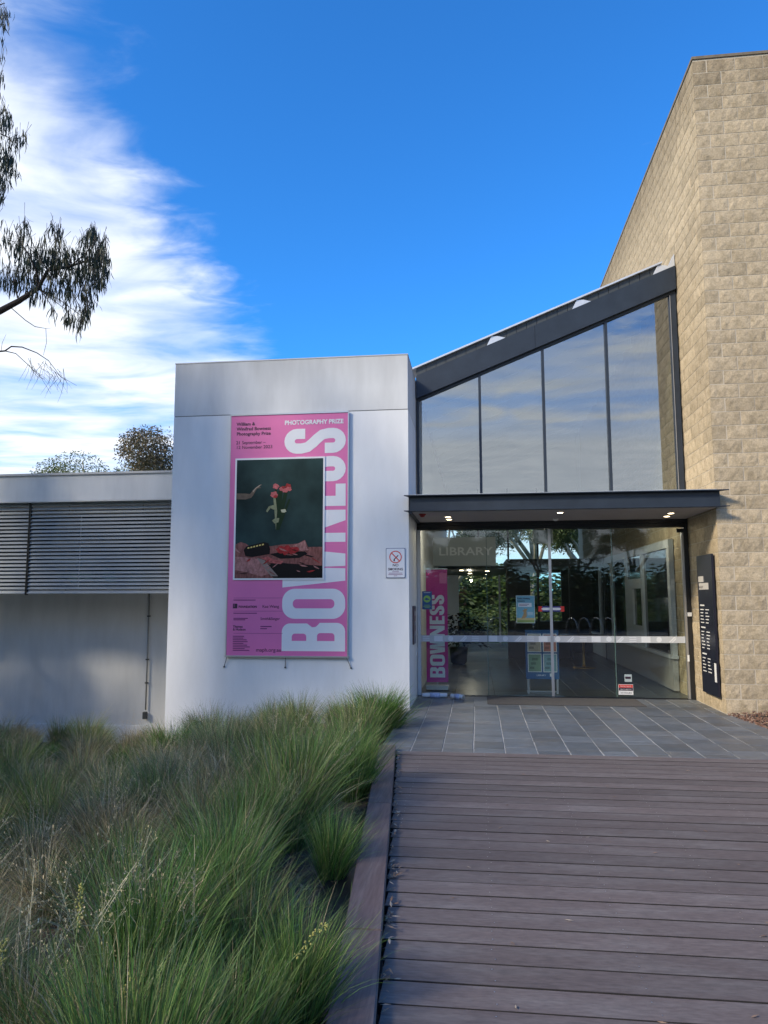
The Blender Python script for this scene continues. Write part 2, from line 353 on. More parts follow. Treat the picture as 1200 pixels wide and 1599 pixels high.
def build_paving():
    base = link('slate_paving', mesh('slate_paving', [(-1.0, 10.86, -.006), (-1.05, 7.90, -.006), (3.78, 7.90, -.006), (3.36, 10.8, -.006), (3.36, 12.2, -.006), (-.98, 12.2, -.006)], [(0, 1, 2, 3, 4, 5)]), M_grout)
    tag(base, kind='structure')
    x = -1.04; w = .327; g = .0095
    while x < 3.75:
        y = 7.905
        first = True
        while y < 12.19:
            ln = rnd.choice((.17, .25, .33, .41, .50)) if not first else rnd.uniform(.12, .4); first = False
            y1 = min(12.2, y+ln)
            if 12.2-y1 < .1: y1 = 12.2
            x0, x1 = x, x+w
            if y1 > 10.8: x0 = max(x0, -.975); x1 = min(x1, 3.345)
            x1 = min(x1, paving_edge_r((y+y1)/2))
            if x1-x0 > .05:
                V, F = wob_tile(x0+g/2, x1-g/2, y+.0025, y1-.0025, 0)
                link('tile', mesh('tile', V, F), M_slate, base)
            y = y1
        x += w
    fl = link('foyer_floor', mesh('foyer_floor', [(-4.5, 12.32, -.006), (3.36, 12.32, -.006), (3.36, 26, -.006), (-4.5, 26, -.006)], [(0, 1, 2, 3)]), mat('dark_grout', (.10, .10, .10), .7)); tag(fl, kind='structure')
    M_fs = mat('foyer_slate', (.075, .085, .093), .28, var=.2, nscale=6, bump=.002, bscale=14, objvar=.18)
    x = -1.04
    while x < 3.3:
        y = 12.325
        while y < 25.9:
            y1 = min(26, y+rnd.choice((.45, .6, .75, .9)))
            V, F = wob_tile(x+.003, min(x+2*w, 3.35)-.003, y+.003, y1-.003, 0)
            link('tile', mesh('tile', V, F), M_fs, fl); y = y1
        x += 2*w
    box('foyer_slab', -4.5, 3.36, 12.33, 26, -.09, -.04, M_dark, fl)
    th = box('door_threshold', -.97, 3.34, 12.205, 12.315, -.05, .004, M_black); tag(th, kind='structure')
    mt = box('entrance_mat', .13, 2.42, 11.35, 12.12, .0045, .010, mat('brown_grey_mat', (.085, .08, .075), .95, var=.25, nscale=60, bump=.003, bscale=200)); tag(mt, 'flat brown-grey doormat sunk before the glass doors', 'doormat')
build_paving()

# ------------------------------------------------------------------ timber boardwalk and kerb
def build_deck():
    root = link('boardwalk', mesh('boardwalk', [(-.9, -3.2, -.06), (4.6, -3.2, -.06), (4.6, 7.88, -.06), (-.9, 7.88, -.06)], [(0, 1, 2, 3)]), M_black); tag(root, kind='structure')  # black sheet under the boards stands for the shade below the gaps
    p = .1842; y = 7.888; sc = bmesh.new()
    while y > -3.1:
        y0 = y-p+.0085
        xl = kerb_x((y+y0)/2) + .012 + rnd.uniform(-.006, .006)
        bm = bmesh.new(); dz = rnd.uniform(-.0015, .0015)
        bm_box(bm, xl, 4.5, y0, y, -.045+dz, dz, .0022)
        bm.normal_update()
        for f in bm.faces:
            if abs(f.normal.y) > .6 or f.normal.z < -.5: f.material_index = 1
        bme = from_bm('board', bm); bme.materials.append(M_deck); bme.materials.append(M_gap_shade)
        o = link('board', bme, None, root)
        if y > 2.4:
            for xs in [.05+.62*k for k in range(-1, 6)]:
                for dy in (.045, .135):
                    if xs < xl+.05: continue
                    cx, cy = xs+rnd.uniform(-.012, .012), y0+dy+rnd.uniform(-.008, .008)
                    vs = [sc.verts.new((cx+.0035*math.cos(a*math.pi/3), cy+.0035*math.sin(a*math.pi/3), dz+.0012)) for a in range(6)]
                    sc.faces.new(vs)
        y -= p
    s = link('screw_heads', from_bm('screw_heads', sc), M_alu, root); tag(s, kind='stuff')
    k = empty('timber_kerb', (-.95, 7.9, 0)); tag(k, 'wide dark brown timber kerb between boardwalk and grass bed', 'kerb')
    cuts = [7.93, 5.75, 3.62, 1.5, -.7, -3.0]
    for a, b in zip(cuts, cuts[1:]):
        bm = bmesh.new()
        x1, x0 = kerb_x(a), kerb_x(b); ya, yb = a-.003, b+.003; zt = .052+rnd.uniform(-.002, .002)
        W = .178
        vs = [bm.verts.new(v) for v in ((x1-W, ya, -.30), (x1, ya, -.30), (x0, yb, -.30), (x0-W, yb, -.30), (x1-W, ya, zt), (x1, ya, zt), (x0, yb, zt), (x0-W, yb, zt))]
        for f in ((3, 2, 1, 0), (4, 5, 6, 7), (0, 1, 5, 4), (1, 2, 6, 5), (2, 3, 7, 6), (3, 0, 4, 7)): bm.faces.new([vs[i] for i in f])
        bmesh.ops.bevel(bm, geom=bm.edges[:], offset=.005, segments=2, affect='EDGES')
        bm.transform(Matrix.Translation((.95, -7.9, 0)))
        link('beam', from_bm('beam', bm), M_kerb, k)
build_deck()

# ------------------------------------------------------------------ split-face block tower
TX, TY, CH = 3.35, 10.8, .2
def block_mesh(L, D=.187, H=.187, seed=0):
    r = random.Random(seed); bm = bmesh.new()
    nx = max(3, int(L/.055)); ny = 3; nd = 3
    dsp = {}
    def disp(k, edge):
        if k not in dsp: dsp[k] = r.uniform(.000, .002) if edge else r.uniform(.003, .0105)
        return dsp[k]
    def grid(nu, nv, f):
        vs = [[bm.verts.new(f(i, j)) for i in range(nu+1)] for j in range(nv+1)]
        for j in range(nv):
            for i in range(nu): bm.faces.new((vs[j][i], vs[j][i+1], vs[j+1][i+1], vs[j+1][i]))
    jx = lambda i, n, A: A*i/n + (r.uniform(-.25, .25)*A/n if 0 < i < n else 0)
    def front(i, j):
        e = i in (0, nx) or j in (0, ny); return (jx(i, nx, L), -disp(('f', i, j), e), jx(j, ny, H))
    grid(nx, ny, front)
    def left(i, j):       # x=0 end, facing -X
        e = i in (0, nd) or j in (0, ny); return (-disp(('l', i, j), e), D - jx(i, nd, D), jx(j, ny, H))
    grid(nd, ny, left)
    def right(i, j):
        e = i in (0, nd) or j in (0, ny); return (L + disp(('r', i, j), e), jx(i, nd, D), jx(j, ny, H))
    grid(nd, ny, right)
    for z, rev in ((0, True), (H, False)):
        q = [bm.verts.new(v) for v in ((0, 0, z), (L, 0, z), (L, D, z), (0, D, z))]
        bm.faces.new(q[::-1] if rev else q)
    bmesh.ops.remove_doubles(bm, verts=bm.verts, dist=.0005)
    me = from_bm('block', bm)
    return me
def build_tower():
    root = empty('block_tower', (TX, TY, 0)); tag(root, 'tall tan split-face masonry tower beside the glazed entrance', 'building')
    def B(name, x0, x1, y0, y1, z0, z1, m): return box(name, x0-TX, x1-TX, y0-TY, y1-TY, z0, z1, m, root)
    rec = .0035
    B('wall_core', TX+rec, 8.4, TY+rec, 24.0, -.12, 9.62, M_mortar)
    cop = [(-.02, -.02), (5.1, -.02), (5.1, 13.2), (-.02, 13.2)]
    B('coping', TX-.015, 8.42, TY-.015, 24.02, 9.622, 9.665, M_coping)
    full = [block_mesh(.387, seed=i) for i in range(9)]; half = [block_mesh(.19, seed=50+i) for i in range(6)]
    for m in full+half: m.materials.append(M_block)
    spots = []      # (mesh, location, rz, score)
    for c in range(48):
        z = c*CH + .005
        even = c % 2 == 0
        # front face, facing -Y ; corner block belongs to the front on even courses
        x = TX + (0 if even else .2)
        first = True
        while x < 6.2:
            L = .4
            if not first or even:
                pass
            spots.append((0, Vector((x+.005 if x > TX+.01 else x, TY, z)), 0)); x += .4; first = False
        y = TY + (.2 if even else 0)
        while y < 23.6:
            yy = y+.005 if y > TY+.01 else y
            spots.append((1, Vector((TX, yy+.39, z)), -math.pi/2)); y += .4
    def visible(k, p):
        q = proj(p + (Vector((.2, 0, .1)) if k == 0 else Vector((0, -.2, .1))))
        if not q: return -1
        if not (-20 < q[0] < 1240 and 60 < q[1] < 1160): return -1
        d = (p-EYEP).length
        roof_z = 5.31 + (TX+.96)*.397
        if k == 1 and p.y > 12.5 and p.z < roof_z+.1: return -1     # inside the foyer, dim
        if k == 0: return .4*.2/d**2*1.0
        v = (p-EYEP).normalized(); return .4*.2/d**2*abs(v.x)
    sc = sorted(((visible(s[0], s[1]), i) for i, s in enumerate(spots)), reverse=True)
    keep = {i for v, i in sc[:296] if v > 0}
    rest = bmesh.new()
    for i, (k, p, rz) in enumerate(spots):
        me = rnd.choice(full)
        if i in keep:
            o = link('block', me, None, root, p - Vector((TX, TY, 0)), (0, 0, rz))
        else:
            if k == 1 and p.z > 3.6 and p.y > 19.5: continue
            n0 = len(rest.verts); rest.from_mesh(me); rest.verts.ensure_lookup_table()
            mt = Matrix.Translation(p - Vector((TX, TY, 0))) @ Matrix.Rotation(rz, 4, 'Z')
            for v in rest.verts[n0:]: v.co = mt @ v.co
    o = link('remaining_blocks', from_bm('remaining_blocks', rest), M_block, root); tag(o, kind='stuff')
    return root
build_tower()

# ------------------------------------------------------------------ directory sign on the tower's side face
def build_directory():
    root = empty('directory_sign', (TX-.045, 11.3, .2)); tag(root, 'tall black directory board with white lettering on the tan block wall', 'sign')
    def B(n, y0, y1, z0, z1, t0, t1, m): return box(n, -t1, -t0, y0-11.3, y1-11.3, z0-.2, z1-.2, m, root)
    B('panel', 10.95, 11.66, .20, 2.19, -.02, .012, mat('navy_black_enamel', (.008, .010, .022), .35))
    B('name_plate', 11.36, 11.60, 1.80, 1.885, .0125, .017, mat('grey_plate', (.50, .48, .45), .6))
    B('name_plate', 11.14, 11.58, 1.69, 1.785, .0125, .017, MATS['grey_plate'])
    R = (math.pi/2, 0, -math.pi/2)
    def T(s, y, z, size, bold=0): link('lettering', text_mesh(s, size, bold=bold), M_text_w, root, (-.0135, y-11.3, z-.2), R)
    T('LIBRARY', 11.58, 1.82, .05)
    link('lettering', text_mesh('GALLERY', .05), M_ink, root, (-.0185, .28, 1.63-.12), R)
    for (y, z, rows) in ((11.58, 1.42, 5), (11.58, 1.10, 6), (11.58, .72, 5)):
        B('heading_rule', y-.20, y, z+.03, z+.05, .0125, .0135, M_text_w)
        for r in range(rows):
            for c in range(2):
                y1 = y - c*.24; B('text_line', y1-rnd.uniform(.09, .17), y1, z-.028-r*.047, z-.015-r*.047, .0125, .0135, M_text_w)
    B('white_notice', 10.97, 11.05, .40, .66, .0125, .015, M_text_w)
build_directory()

# ------------------------------------------------------------------ white rendered block
BX0, BX1, BY = -4.64, -.98, 10.8
def build_white_block():
    root = empty('white_rendered_block', (-2.8, BY, -.7)); tag(root, 'plain white rendered building block carrying the pink exhibition banner', 'building')
    def B(n, x0, x1, y0, y1, z0, z1, m, bev=0): return box(n, x0+2.8, x1+2.8, y0-BY, y1-BY, z0+.7, z1+.7, m, root, bev)
    B('wall', BX0, BX1, BY, 17, -.9, 4.380, M_white)
    B('upper_panel', BX0-.001, BX1+.001, BY-.004, 17.004, 4.388, 5.225, M_grey_render, .004)
    B('panel_joint', BX0+.006, BX1-.006, BY+.006, 16.99, 4.379, 4.389, M_black)
    B('parapet_cap', BX0-.006, BX1+.006, BY-.010, 17.006, 5.2255, 5.243, M_cap)
build_white_block()

# ------------------------------------------------------------------ low wing on the left with external blinds
def build_wing():
    FX = -14.0
    root = empty('low_wing', (-8, 11.9, -.8)); tag(root, 'low pale grey wing with flat fascia behind the grass bed', 'building')
    def B(n, x0, x1, y0, y1, z0, z1, m, bev=0): return box(n, x0+8, x1+8, y0-11.9, y1-11.9, z0+.8, z1+.8, m, root, bev)
    B('wall', FX, BX0-.005, 12.55, 16.9, -1.2, 3.15, M_grey_render)
    for k in range(4): B('dark_window', BX0-.12-(k+1)*2.3, BX0-.16-k*2.3, 12.52, 12.549, 1.75, 3.05, mat('dark_window_glass', (.02, .025, .028), .06))
    B('light_strip', FX, BX0-.006, 12.52, 12.549, -1.2, -.62, M_white)  # white strip stands in for a patch of direct light along the wall foot
    B('fascia', FX, BX0-.004, 11.2, 16.8, 3.155, 3.575, M_grey_render)
    B('roof_flashing', FX, BX0-.005, 11.17, 16.9, 3.5755, 3.61, M_cap)
    B('drip_edge', FX, BX0-.007, 11.196, 11.21, 3.135, 3.154, M_cap)
    px = onY(231, 1000, 12.5).x
    tp = tube('conduit', [(px+8, .61, 2.5), (px+8.0, .61, .45)], .013, mat('grey_conduit', (.24, .25, .25), .5), root)
    for z in (2.05, 1.3, .9): box('pipe_clip', px+8-.022, px+8+.022, -.012+.60, .64, z, z+.022, M_steel2, root)
    box('tap_box', px+8-.035, px+8+.03, .56, .63, .30, .42, M_steel2, root, .008)
    for i, (x0, x1, lab) in enumerate(((-7.27, -4.72, 'wide raised bank of grey horizontal blind slats against the white block'), (-10.2, -7.31, 'bank of grey horizontal blind slats cut by the picture edge'))):
        if i: lab = 'grey horizontal blind beyond the dark guide post, away from the white block'
        b = empty('external_blind', ((x0+x1)/2, 11.32, 1.65)); tag(b, lab, 'blind', 'external blinds under the wing fascia')
        xm = (x0+x1)/2; W = (x1-x0)
        n = 24; pitch = (3.10-1.68)/(n-1)
        V = []; ns = 5
        for s in (-1, 1):
            for k in range(ns):
                t = k/(ns-1)-.5; V.append((s*W/2, t*.036, t*.040 - .0 + t*t*.016))
        F = [(k, k+1, ns+k+1, ns+k) for k in range(ns-1)]
        # thin slat: give it an underside
        V += [(v[0], v[1], v[2]-.0022) for v in V[:2*ns]]; o2 = 2*ns
        F += [(o2+ns+k, o2+ns+k+1, o2+k+1, o2+k) for k in range(ns-1)] + [(0, ns, o2+ns, o2), (ns-1, o2+ns-1, o2+2*ns-1, 2*ns-1)]
        F = [f[::-1] for f in F]
        me = mesh('slat', V, F); me.materials.append(M_slat)
        for k in range(n):
            link('slat', me, None, b, (0, 0, .03+k*pitch), (rad(rnd.uniform(-3, 3)), 0, 0))
        box('bottom_rail', -W/2, W/2, -.03, .03, .0, .018, M_slat, b, .003)
        for e in (-1, 1): box('guide_rail', e*W/2-.012+e*.014, e*W/2+.012+e*.014, -.02, .02, -.02, 1.49, M_black, b)
        for f in (.25, .75): box('lift_tape', -W/2+f*W-.004, -W/2+f*W+.004, .034, .036, 0, 1.46, M_black, b)
        box('head_box', -W/2, W/2, -.05, .06, 1.475, 1.498, M_slat, b)
build_wing()

# ------------------------------------------------------------------ pink banner
def bowness(place, matl, parent, y):
    """heavy condensed letters reading upward: local letter box height 1 (cap height), placed by place(lx, ly)->(X, Z)"""
    st = .36
    def put(rings): shape('letter', [[place(*p) for p in r] for r in rings], y, matl, parent)
    px = lambda a: (1016-a)/97.0      # advance along the word, in cap heights
    # B
    a, b = px(1016), px(973); w = b-a; r = .13
    outer = [(a, 0)] + [(b-r+r*math.sin(t), r-r*math.cos(t)) for t in [k*math.pi/12 for k in range(7)]]
    outer += [(b, .40)] + [(b-.07*math.sin(t), .40+.09*t/1.57) for t in (.4, .8, 1.2)] + [(b-.07, .52)] + [(b-.01, .60)]
    outer += [(b-.01-r+r*math.cos(t), 1-r+r*math.sin(t)) for t in [k*math.pi/12 for k in range(7)]] + [(a, 1)]
    put([outer, rrect(a+.16, b-.16, .165, .44, .05, 5, (0, 1, 1, 0)), rrect(a+.16, b-.17, .61, .84, .05, 5, (0, 1, 1, 0))])
    a, b = px(967), px(921); put([rrect(a, b, 0, 1, .2, 10), rrect(a+.165, b-.165, .17, .83, .065, 8)])
    a, b = px(919), px(857); w = b-a                       # W
    put([[(a, 1), (a+.105, 0), (a+.30, 0), (a+.5*w, .62), (b-.30, 0), (b-.105, 0), (b, 1), (b-.155, 1), (b-.20, .42), (a+.5*w+.075, 1), (a+.5*w-.075, 1), (a+.20, .42), (a+.155, 1)]])
    a, b = px(843), px(797)                                # N
    a, b = px(849), px(799); put([[(a, 0), (a+.145, 0), (a+.145, .58), (b-.17, 0), (b, 0), (b, 1), (b-.145, 1), (b-.145, .45), (a+.17, 1), (a, 1)]])
    a, b = px(793), px(758); put([[(a, 0), (b, 0), (b, .16), (a+.165, .16), (a+.165, .42), (b-.03, .42), (b-.03, .58), (a+.165, .58), (a+.165, .84), (b, .84), (b, 1), (a, 1)]])
    for (p0, p1) in ((754, 714), (709, 669)):              # S : thick stroke with a diagonal spine
        a, b = px(p0), px(p1); hw = .085; l, rr = a+hw, b-hw; c = (a+b)/2; R = (rr-l)/2
        path = [(rr, .66), (rr, 1-hw-R)] + [(c+R*math.cos(t), 1-hw-R+R*math.sin(t)) for t in [k*math.pi/10 for k in range(1, 11)]]
        path += [(l, .72), (l+.02, .62), (c-.03, .53), (c+.03, .47), (rr-.02, .38), (rr, .28)]
        path += [(c+R*math.cos(t), hw+R-R*math.sin(t)) for t in [k*math.pi/10 for k in range(0, 11)]] + [(l, .34)]
        Lf, Rt = [], []
        for i, p in enumerate(path):
            q0, q1 = path[max(0, i-1)], path[min(len(path)-1, i+1)]
            dx, dy = q1[0]-q0[0], q1[1]-q0[1]; n = math.hypot(dx, dy) or 1
            Lf.append((p[0]-dy/n*hw, p[1]+dx/n*hw)); Rt.append((p[0]+dy/n*hw, p[1]-dx/n*hw))
        put([Lf + Rt[::-1]])
def build_banner():
    X0, X1, Z0, Z1 = -3.70, -1.885, .735, 4.355
    Y = BY-.045
    root = empty('exhibition_banner', ((X0+X1)/2, Y, Z0)); tag(root, 'large pink exhibition banner with giant vertical lettering on white wall', 'banner')
    g = empty('print_origin')  # temporary frame so that parts can be given in world metres
    bpy.data.objects.remove(g)
    inv = -Vector(((X0+X1)/2, Y, Z0))
    class Sub: pass
    made = []
    n_before = set(o.name for o in COL.objects)
    bm = bmesh.new(); nx, nz = 10, 20
    vs = [[bm.verts.new((X0+(X1-X0)*i/nx, Y, Z0+(Z1-Z0)*j/nz)) for i in range(nx+1)] for j in range(nz+1)]
    for j in range(nz):
        for i in range(nx): bm.faces.new((vs[j][i], vs[j][i+1], vs[j+1][i+1], vs[j+1][i]))
    link('vinyl_sheet', from_bm('vinyl_sheet', bm), M_pink, root)
    y1, y2, y3 = Y-.002, Y-.004, Y-.006
    k = (X1-X0)/1.815
    def P(x, y): q = onY(x, y, BY-.045); return q.x, q.z
    # giant word
    xb = P(540, 800)[0]; xt = P(443, 800)[0]; zb = P(490, 1017)[1]; zt = P(490, 669)[1]
    cap = xb-xt; adv = (zt-zb)/((1016-669)/97.0)
    bowness(lambda lx, ly: (xb - ly*cap, zb + lx*adv), M_pwhite, root, y1)
    # framed photograph print
    a = P(369, 717); b = P(509, 905); ax, bx, bz, az = a[0], b[0], b[1], a[1]
    ax, bx, bz, az = -3.617, -2.228, 1.845, 3.688
    box('picture_border', ax, bx, y2-.012, y2, bz, az, mat('picture_white', (.76, .76, .77), .5), root)
    m = bpy.data.materials.new('painted_backdrop'); m.use_nodes = True; nt = m.node_tree; N = nt.nodes; L = nt.links; bb = N['Principled BSDF']; bb.inputs['Roughness'].default_value = .6; bb.inputs['Specular IOR Level'].default_value = .12
    tc = N.new('ShaderNodeTexCoord'); n = N.new('ShaderNodeTexNoise'); n.inputs['Scale'].default_value = 1.8; n.inputs['Detail'].default_value = 4; L.new(tc.outputs['Object'], n.inputs[0])
    cr = N.new('ShaderNodeValToRGB'); cr.color_ramp.elements[0].position = .3; cr.color_ramp.elements[0].color = (.008, .019, .018, 1); cr.color_ramp.elements[1].position = .72; cr.color_ramp.elements[1].color = (.030, .064, .062, 1)
    L.new(n.outputs[0], cr.inputs[0]); L.new(cr.outputs[0], bb.inputs['Base Color'])
    yp = y2-.0125; d = .0008
    ix0, ix1, iz0, iz1 = ax+.026, bx-.026, bz+.026, az-.026
    shape('picture_print', [rect(ix0, ix1, iz0, iz1)], yp, m, root)
    IW, IH = ix1-ix0, iz1-iz0
    def I(u, v): return ix0+u*IW, iz1-v*IH          # picture coordinates, u right, v down
    cnt = [0]
    def G(name, pts, mt, lvl):
        cnt[0] += 1; shape(name, [[I(*p) for p in pts]], yp-d*lvl-cnt[0]*.00012, mt, root)
    skin = mat('print_skin', spec=.1, col=(.13, .10, .075), rough=.4, var=.3, nscale=12); skin2 = mat('print_skin_light', spec=.1, col=(.34, .28, .21), rough=.4)
    G('print_arm', [(0, .285), (.09, .287), (.16, .292), (.19, .265), (.225, .24), (.262, .219), (.292, .212), (.295, .218), (.262, .232), (.285, .236), (.283, .243), (.245, .246), (.228, .262), (.205, .295), (.175, .325), (.11, .338), (0, .335)], skin, 1)
    G('print_hand', [(.19, .266), (.225, .24), (.265, .219), (.292, .212), (.262, .232), (.234, .244), (.213, .262), (.20, .28)], skin2, 2)
    stem = mat('print_stem', spec=.1, col=(.014, .030, .014), rough=.4); leafm = mat('print_leaf', spec=.1, col=(.20, .22, .13), rough=.4, var=.3, nscale=20)
    for (u0, v0) in ((.46, .235), (.53, .24), (.60, .235), (.44, .30), (.57, .26), (.62, .34), (.50, .27)):
        u1, v1 = .485, .60
        G('print_stem', [(u0-.012, v0), (u0+.012, v0), (u1+.022, v1), (u1-.018, v1)], stem if u0 > .45 else leafm, 1)
    G('print_leaf', [(.35, .44), (.38, .40), (.43, .39), (.47, .40), (.44, .43), (.40, .415), (.365, .45)], leafm, 2)
    G('print_leaf', [(.52, .43), (.57, .425), (.585, .445), (.56, .455), (.53, .452)], mat('print_pale_leaf', spec=.1, col=(.42, .43, .30), rough=.4), 2)
    G('print_leaf', [(.42, .52), (.46, .50), (.505, .50), (.495, .535), (.45, .545)], leafm, 2)
    pk = mat('print_petal_pink', spec=.1, col=(.42, .12, .12), rough=.4, var=.35, nscale=18); rd = mat('print_petal_red', spec=.1, col=(.28, .035, .035), rough=.4, var=.4, nscale=22)
    for (u, v, r, mm) in ((.46, .232, .036, pk), (.44, .30, .040, pk), (.455, .318, .022, rd), (.53, .255, .030, pk), (.565, .265, .034, pk), (.60, .232, .034, rd), (.61, .256, .030, pk), (.545, .242, .018, rd)):
        G('print_petals', [(u+r*(1+.18*math.sin(5*t+u*30))*math.cos(t), v+r*.62*(1+.18*math.sin(4*t+v*40))*math.sin(t)) for t in [q*math.pi/9 for q in range(18)]], mm, 3)
    cl1 = mat('print_drape', spec=.1, col=(.21, .085, .072), rough=.5, var=.55, nscale=9, stretch=(3, 1, 1)); cl2 = mat('print_drape_light', spec=.1, col=(.36, .17, .15), rough=.5, var=.5, nscale=14, stretch=(2, 1, 1)); drk = mat('print_shadow_tone', spec=.1, col=(.012, .010, .010), rough=.4)
    G('print_drape', [(0, .72), (.06, .698), (.12, .71), (.18, .74), (.30, .73), (.42, .735), (.55, .72), (.65, .72), (.72, .715), (.80, .685), (.835, .745), (1, .745), (1, 1), (0, 1)], cl1, 1)
    G('print_shadow', [(.30, .90), (.45, .87), (.62, .88), (1, .90), (1, 1), (.45, 1)], drk, 2)
    G('print_drape_fold', [(0, .82), (.12, .825), (.26, .84), (.36, .90), (.42, .96), (.30, .985), (.14, .95), (0, .93)], cl2, 3)
    G('print_drape_fold', [(.25, .83), (.34, .85), (.50, .985), (.42, .985)], mat('print_ribbon', spec=.1, col=(.24, .19, .16), rough=.5), 4)
    G('print_drape_fold', [(.66, .735), (.74, .71), (.80, .69), (.83, .76), (.80, .79), (.72, .76)], cl2, 3)
    G('print_bottle', [(.10, .765), (.13, .735), (.33, .700), (.385, .71), (.405, .76), (.40, .80), (.20, .825), (.12, .815)], drk, 4)
    gold = mat('print_gold', spec=.1, col=(.62, .48, .16), rough=.4)
    for q in range(6): G('print_bottle_mark', [(.145+q*.033, .744-q*.0055), (.166+q*.033, .7405-q*.0055), (.166+q*.033, .752-q*.0055), (.145+q*.033, .7555-q*.0055)], gold, 5)
    G('print_dish', [(.40, .80), (.52, .785), (.80, .78), (.83, .80), (.74, .835), (.52, .84)], drk, 3)
    frm = mat('print_fruit', spec=.1, col=(.32, .03, .03), rough=.35, var=.4, nscale=25)
    for (u, v, r) in ((.53, .765, .048), (.60, .755, .04), (.66, .775, .045), (.70, .765, .035), (.58, .79, .03)): G('print_fruit', ell(u, v, r, r*.66, 18), frm, 4)
    G('print_flower_scatter', [(.30, .83), (.38, .82), (.44, .845), (.56, .86), (.53, .885), (.42, .875)], mat('print_scatter', spec=.1, col=(.36, .10, .09), rough=.5, var=.6, nscale=30), 5)
    rf = random.Random(12)
    for q in range(34):                                  # folds and highlights of the drapery, flowers strewn over it
        u, v = rf.uniform(.02, .97), rf.uniform(.76, .96)
        if .09 < u < .41 and v < .83: continue
        L_, w_, a_ = rf.uniform(.05, .14), rf.uniform(.006, .016), rf.uniform(-.7, .7)
        cu, su = math.cos(a_), math.sin(a_)
        G('print_fold', [(min(.995, max(.005, u+cu*x_-su*y_)), min(.99, v+(su*x_+cu*y_)*.7)) for x_, y_ in ((-L_/2, 0), (-L_*.2, w_), (L_*.2, w_*.8), (L_/2, 0), (L_*.1, -w_*.4))], (cl2, drk, cl2, frm, cl1)[q % 5], 6)
    # lettering
    def TP(s, x, y, sz, mt=M_ink, **kw):
        q = P(x, y); text(s, q[0], q[1], y1-.0012, sz, mt, root, **kw)
    TP('William &', 370, 665, .072, bold=.0012); TP('Winifred Bowness', 370, 672.6, .072, bold=.0012); TP('Photography Prize', 370, 680.3, .072, bold=.0012)
    TP('21 September –', 369, 694, .072); TP('12 November 2023', 369, 701.3, .072)
    TP('PHOTOGRAPHY PRIZE', 445, 663.5, .092, M_pwhite, bold=.0035, width=.905)
    TP('FOUNDATION', 373, 949, .042, bold=.0015); TP('Kae Wang', 410, 949, .06); TP('Smith&Singer', 407, 968, .055); TP('Thames', 364, 980, .048, bold=.001); TP('& Hudson', 364, 984.5, .048, bold=.001); TP('maph.org.au', 400, 1017.5, .078)
    q = P(364, 950); shape('logo_square', [rect(q[0], q[0]+.068, q[1], q[1]+.07)], y1-.001, M_ink, root); shape('logo_mark', [rect(q[0]+.012, q[0]+.030, q[1]+.022, q[1]+.062)], y1-.002, M_inks, root)
    for yy in (934, 954.5, 989): q = P(365, yy); shape('divider_rule', [rect(q[0], q[0]+.75, q[1], q[1]+.004)], y1-.001, M_inks, root)
    for yy, w in ((937, .34), (957.5, .36), (965.5, .22), (967.8, .18)): q = P(365, yy); shape('small_print', [rect(q[0], q[0]+w, q[1]-.006, q[1]+.006)], y1-.001, M_inks, root)
    for i in range(9): q = P(364, 993.5+i*2.75); shape('small_print', [rect(q[0], q[0]+rnd.uniform(.13, .26), q[1]-.006, q[1]+.006)], y1-.001, M_inks, root)
    for yy, w in ((978.2, .17), (981.6, .10)): q = P(407, yy); shape('small_print', [rect(q[0], q[0]+w, q[1]-.007, q[1]+.007)], y1-.001, M_inks, root)
    # rails and stays
    box('top_rail', X0-.01, X1+.01, Y-.012, Y+.02, Z1, Z1+.022, M_alu, root); box('bottom_rail', X0-.02, X1+.03, Y-.014, Y+.02, Z0-.026, Z0, M_alu, root)
    box('side_rail', X0-.014, X0-.001, Y-.004, Y+.02, Z0, Z1, M_alu, root); box('side_rail', X1+.001, X1+.014, Y-.004, Y+.02, Z0, Z1, M_alu, root)
    for (xa, dx) in ((X0+.01, -.05), (-2.80, -.01), (X1-.005, .06)):
        s_ = tube('stay', [(xa, Y+.005, Z0-.025), (xa+dx, BY-.012, Z0-.17)], .0055, M_steel2, root, 6)
        box('stay_foot', xa+dx-.012, xa+dx+.012, BY-.02, BY-.001, Z0-.18, Z0-.162, M_steel2, root)
    for o in [c for c in COL.objects if c.parent is root]:
        o.location = Vector(o.location) + inv
    # wall fixings of the rails
build_banner()

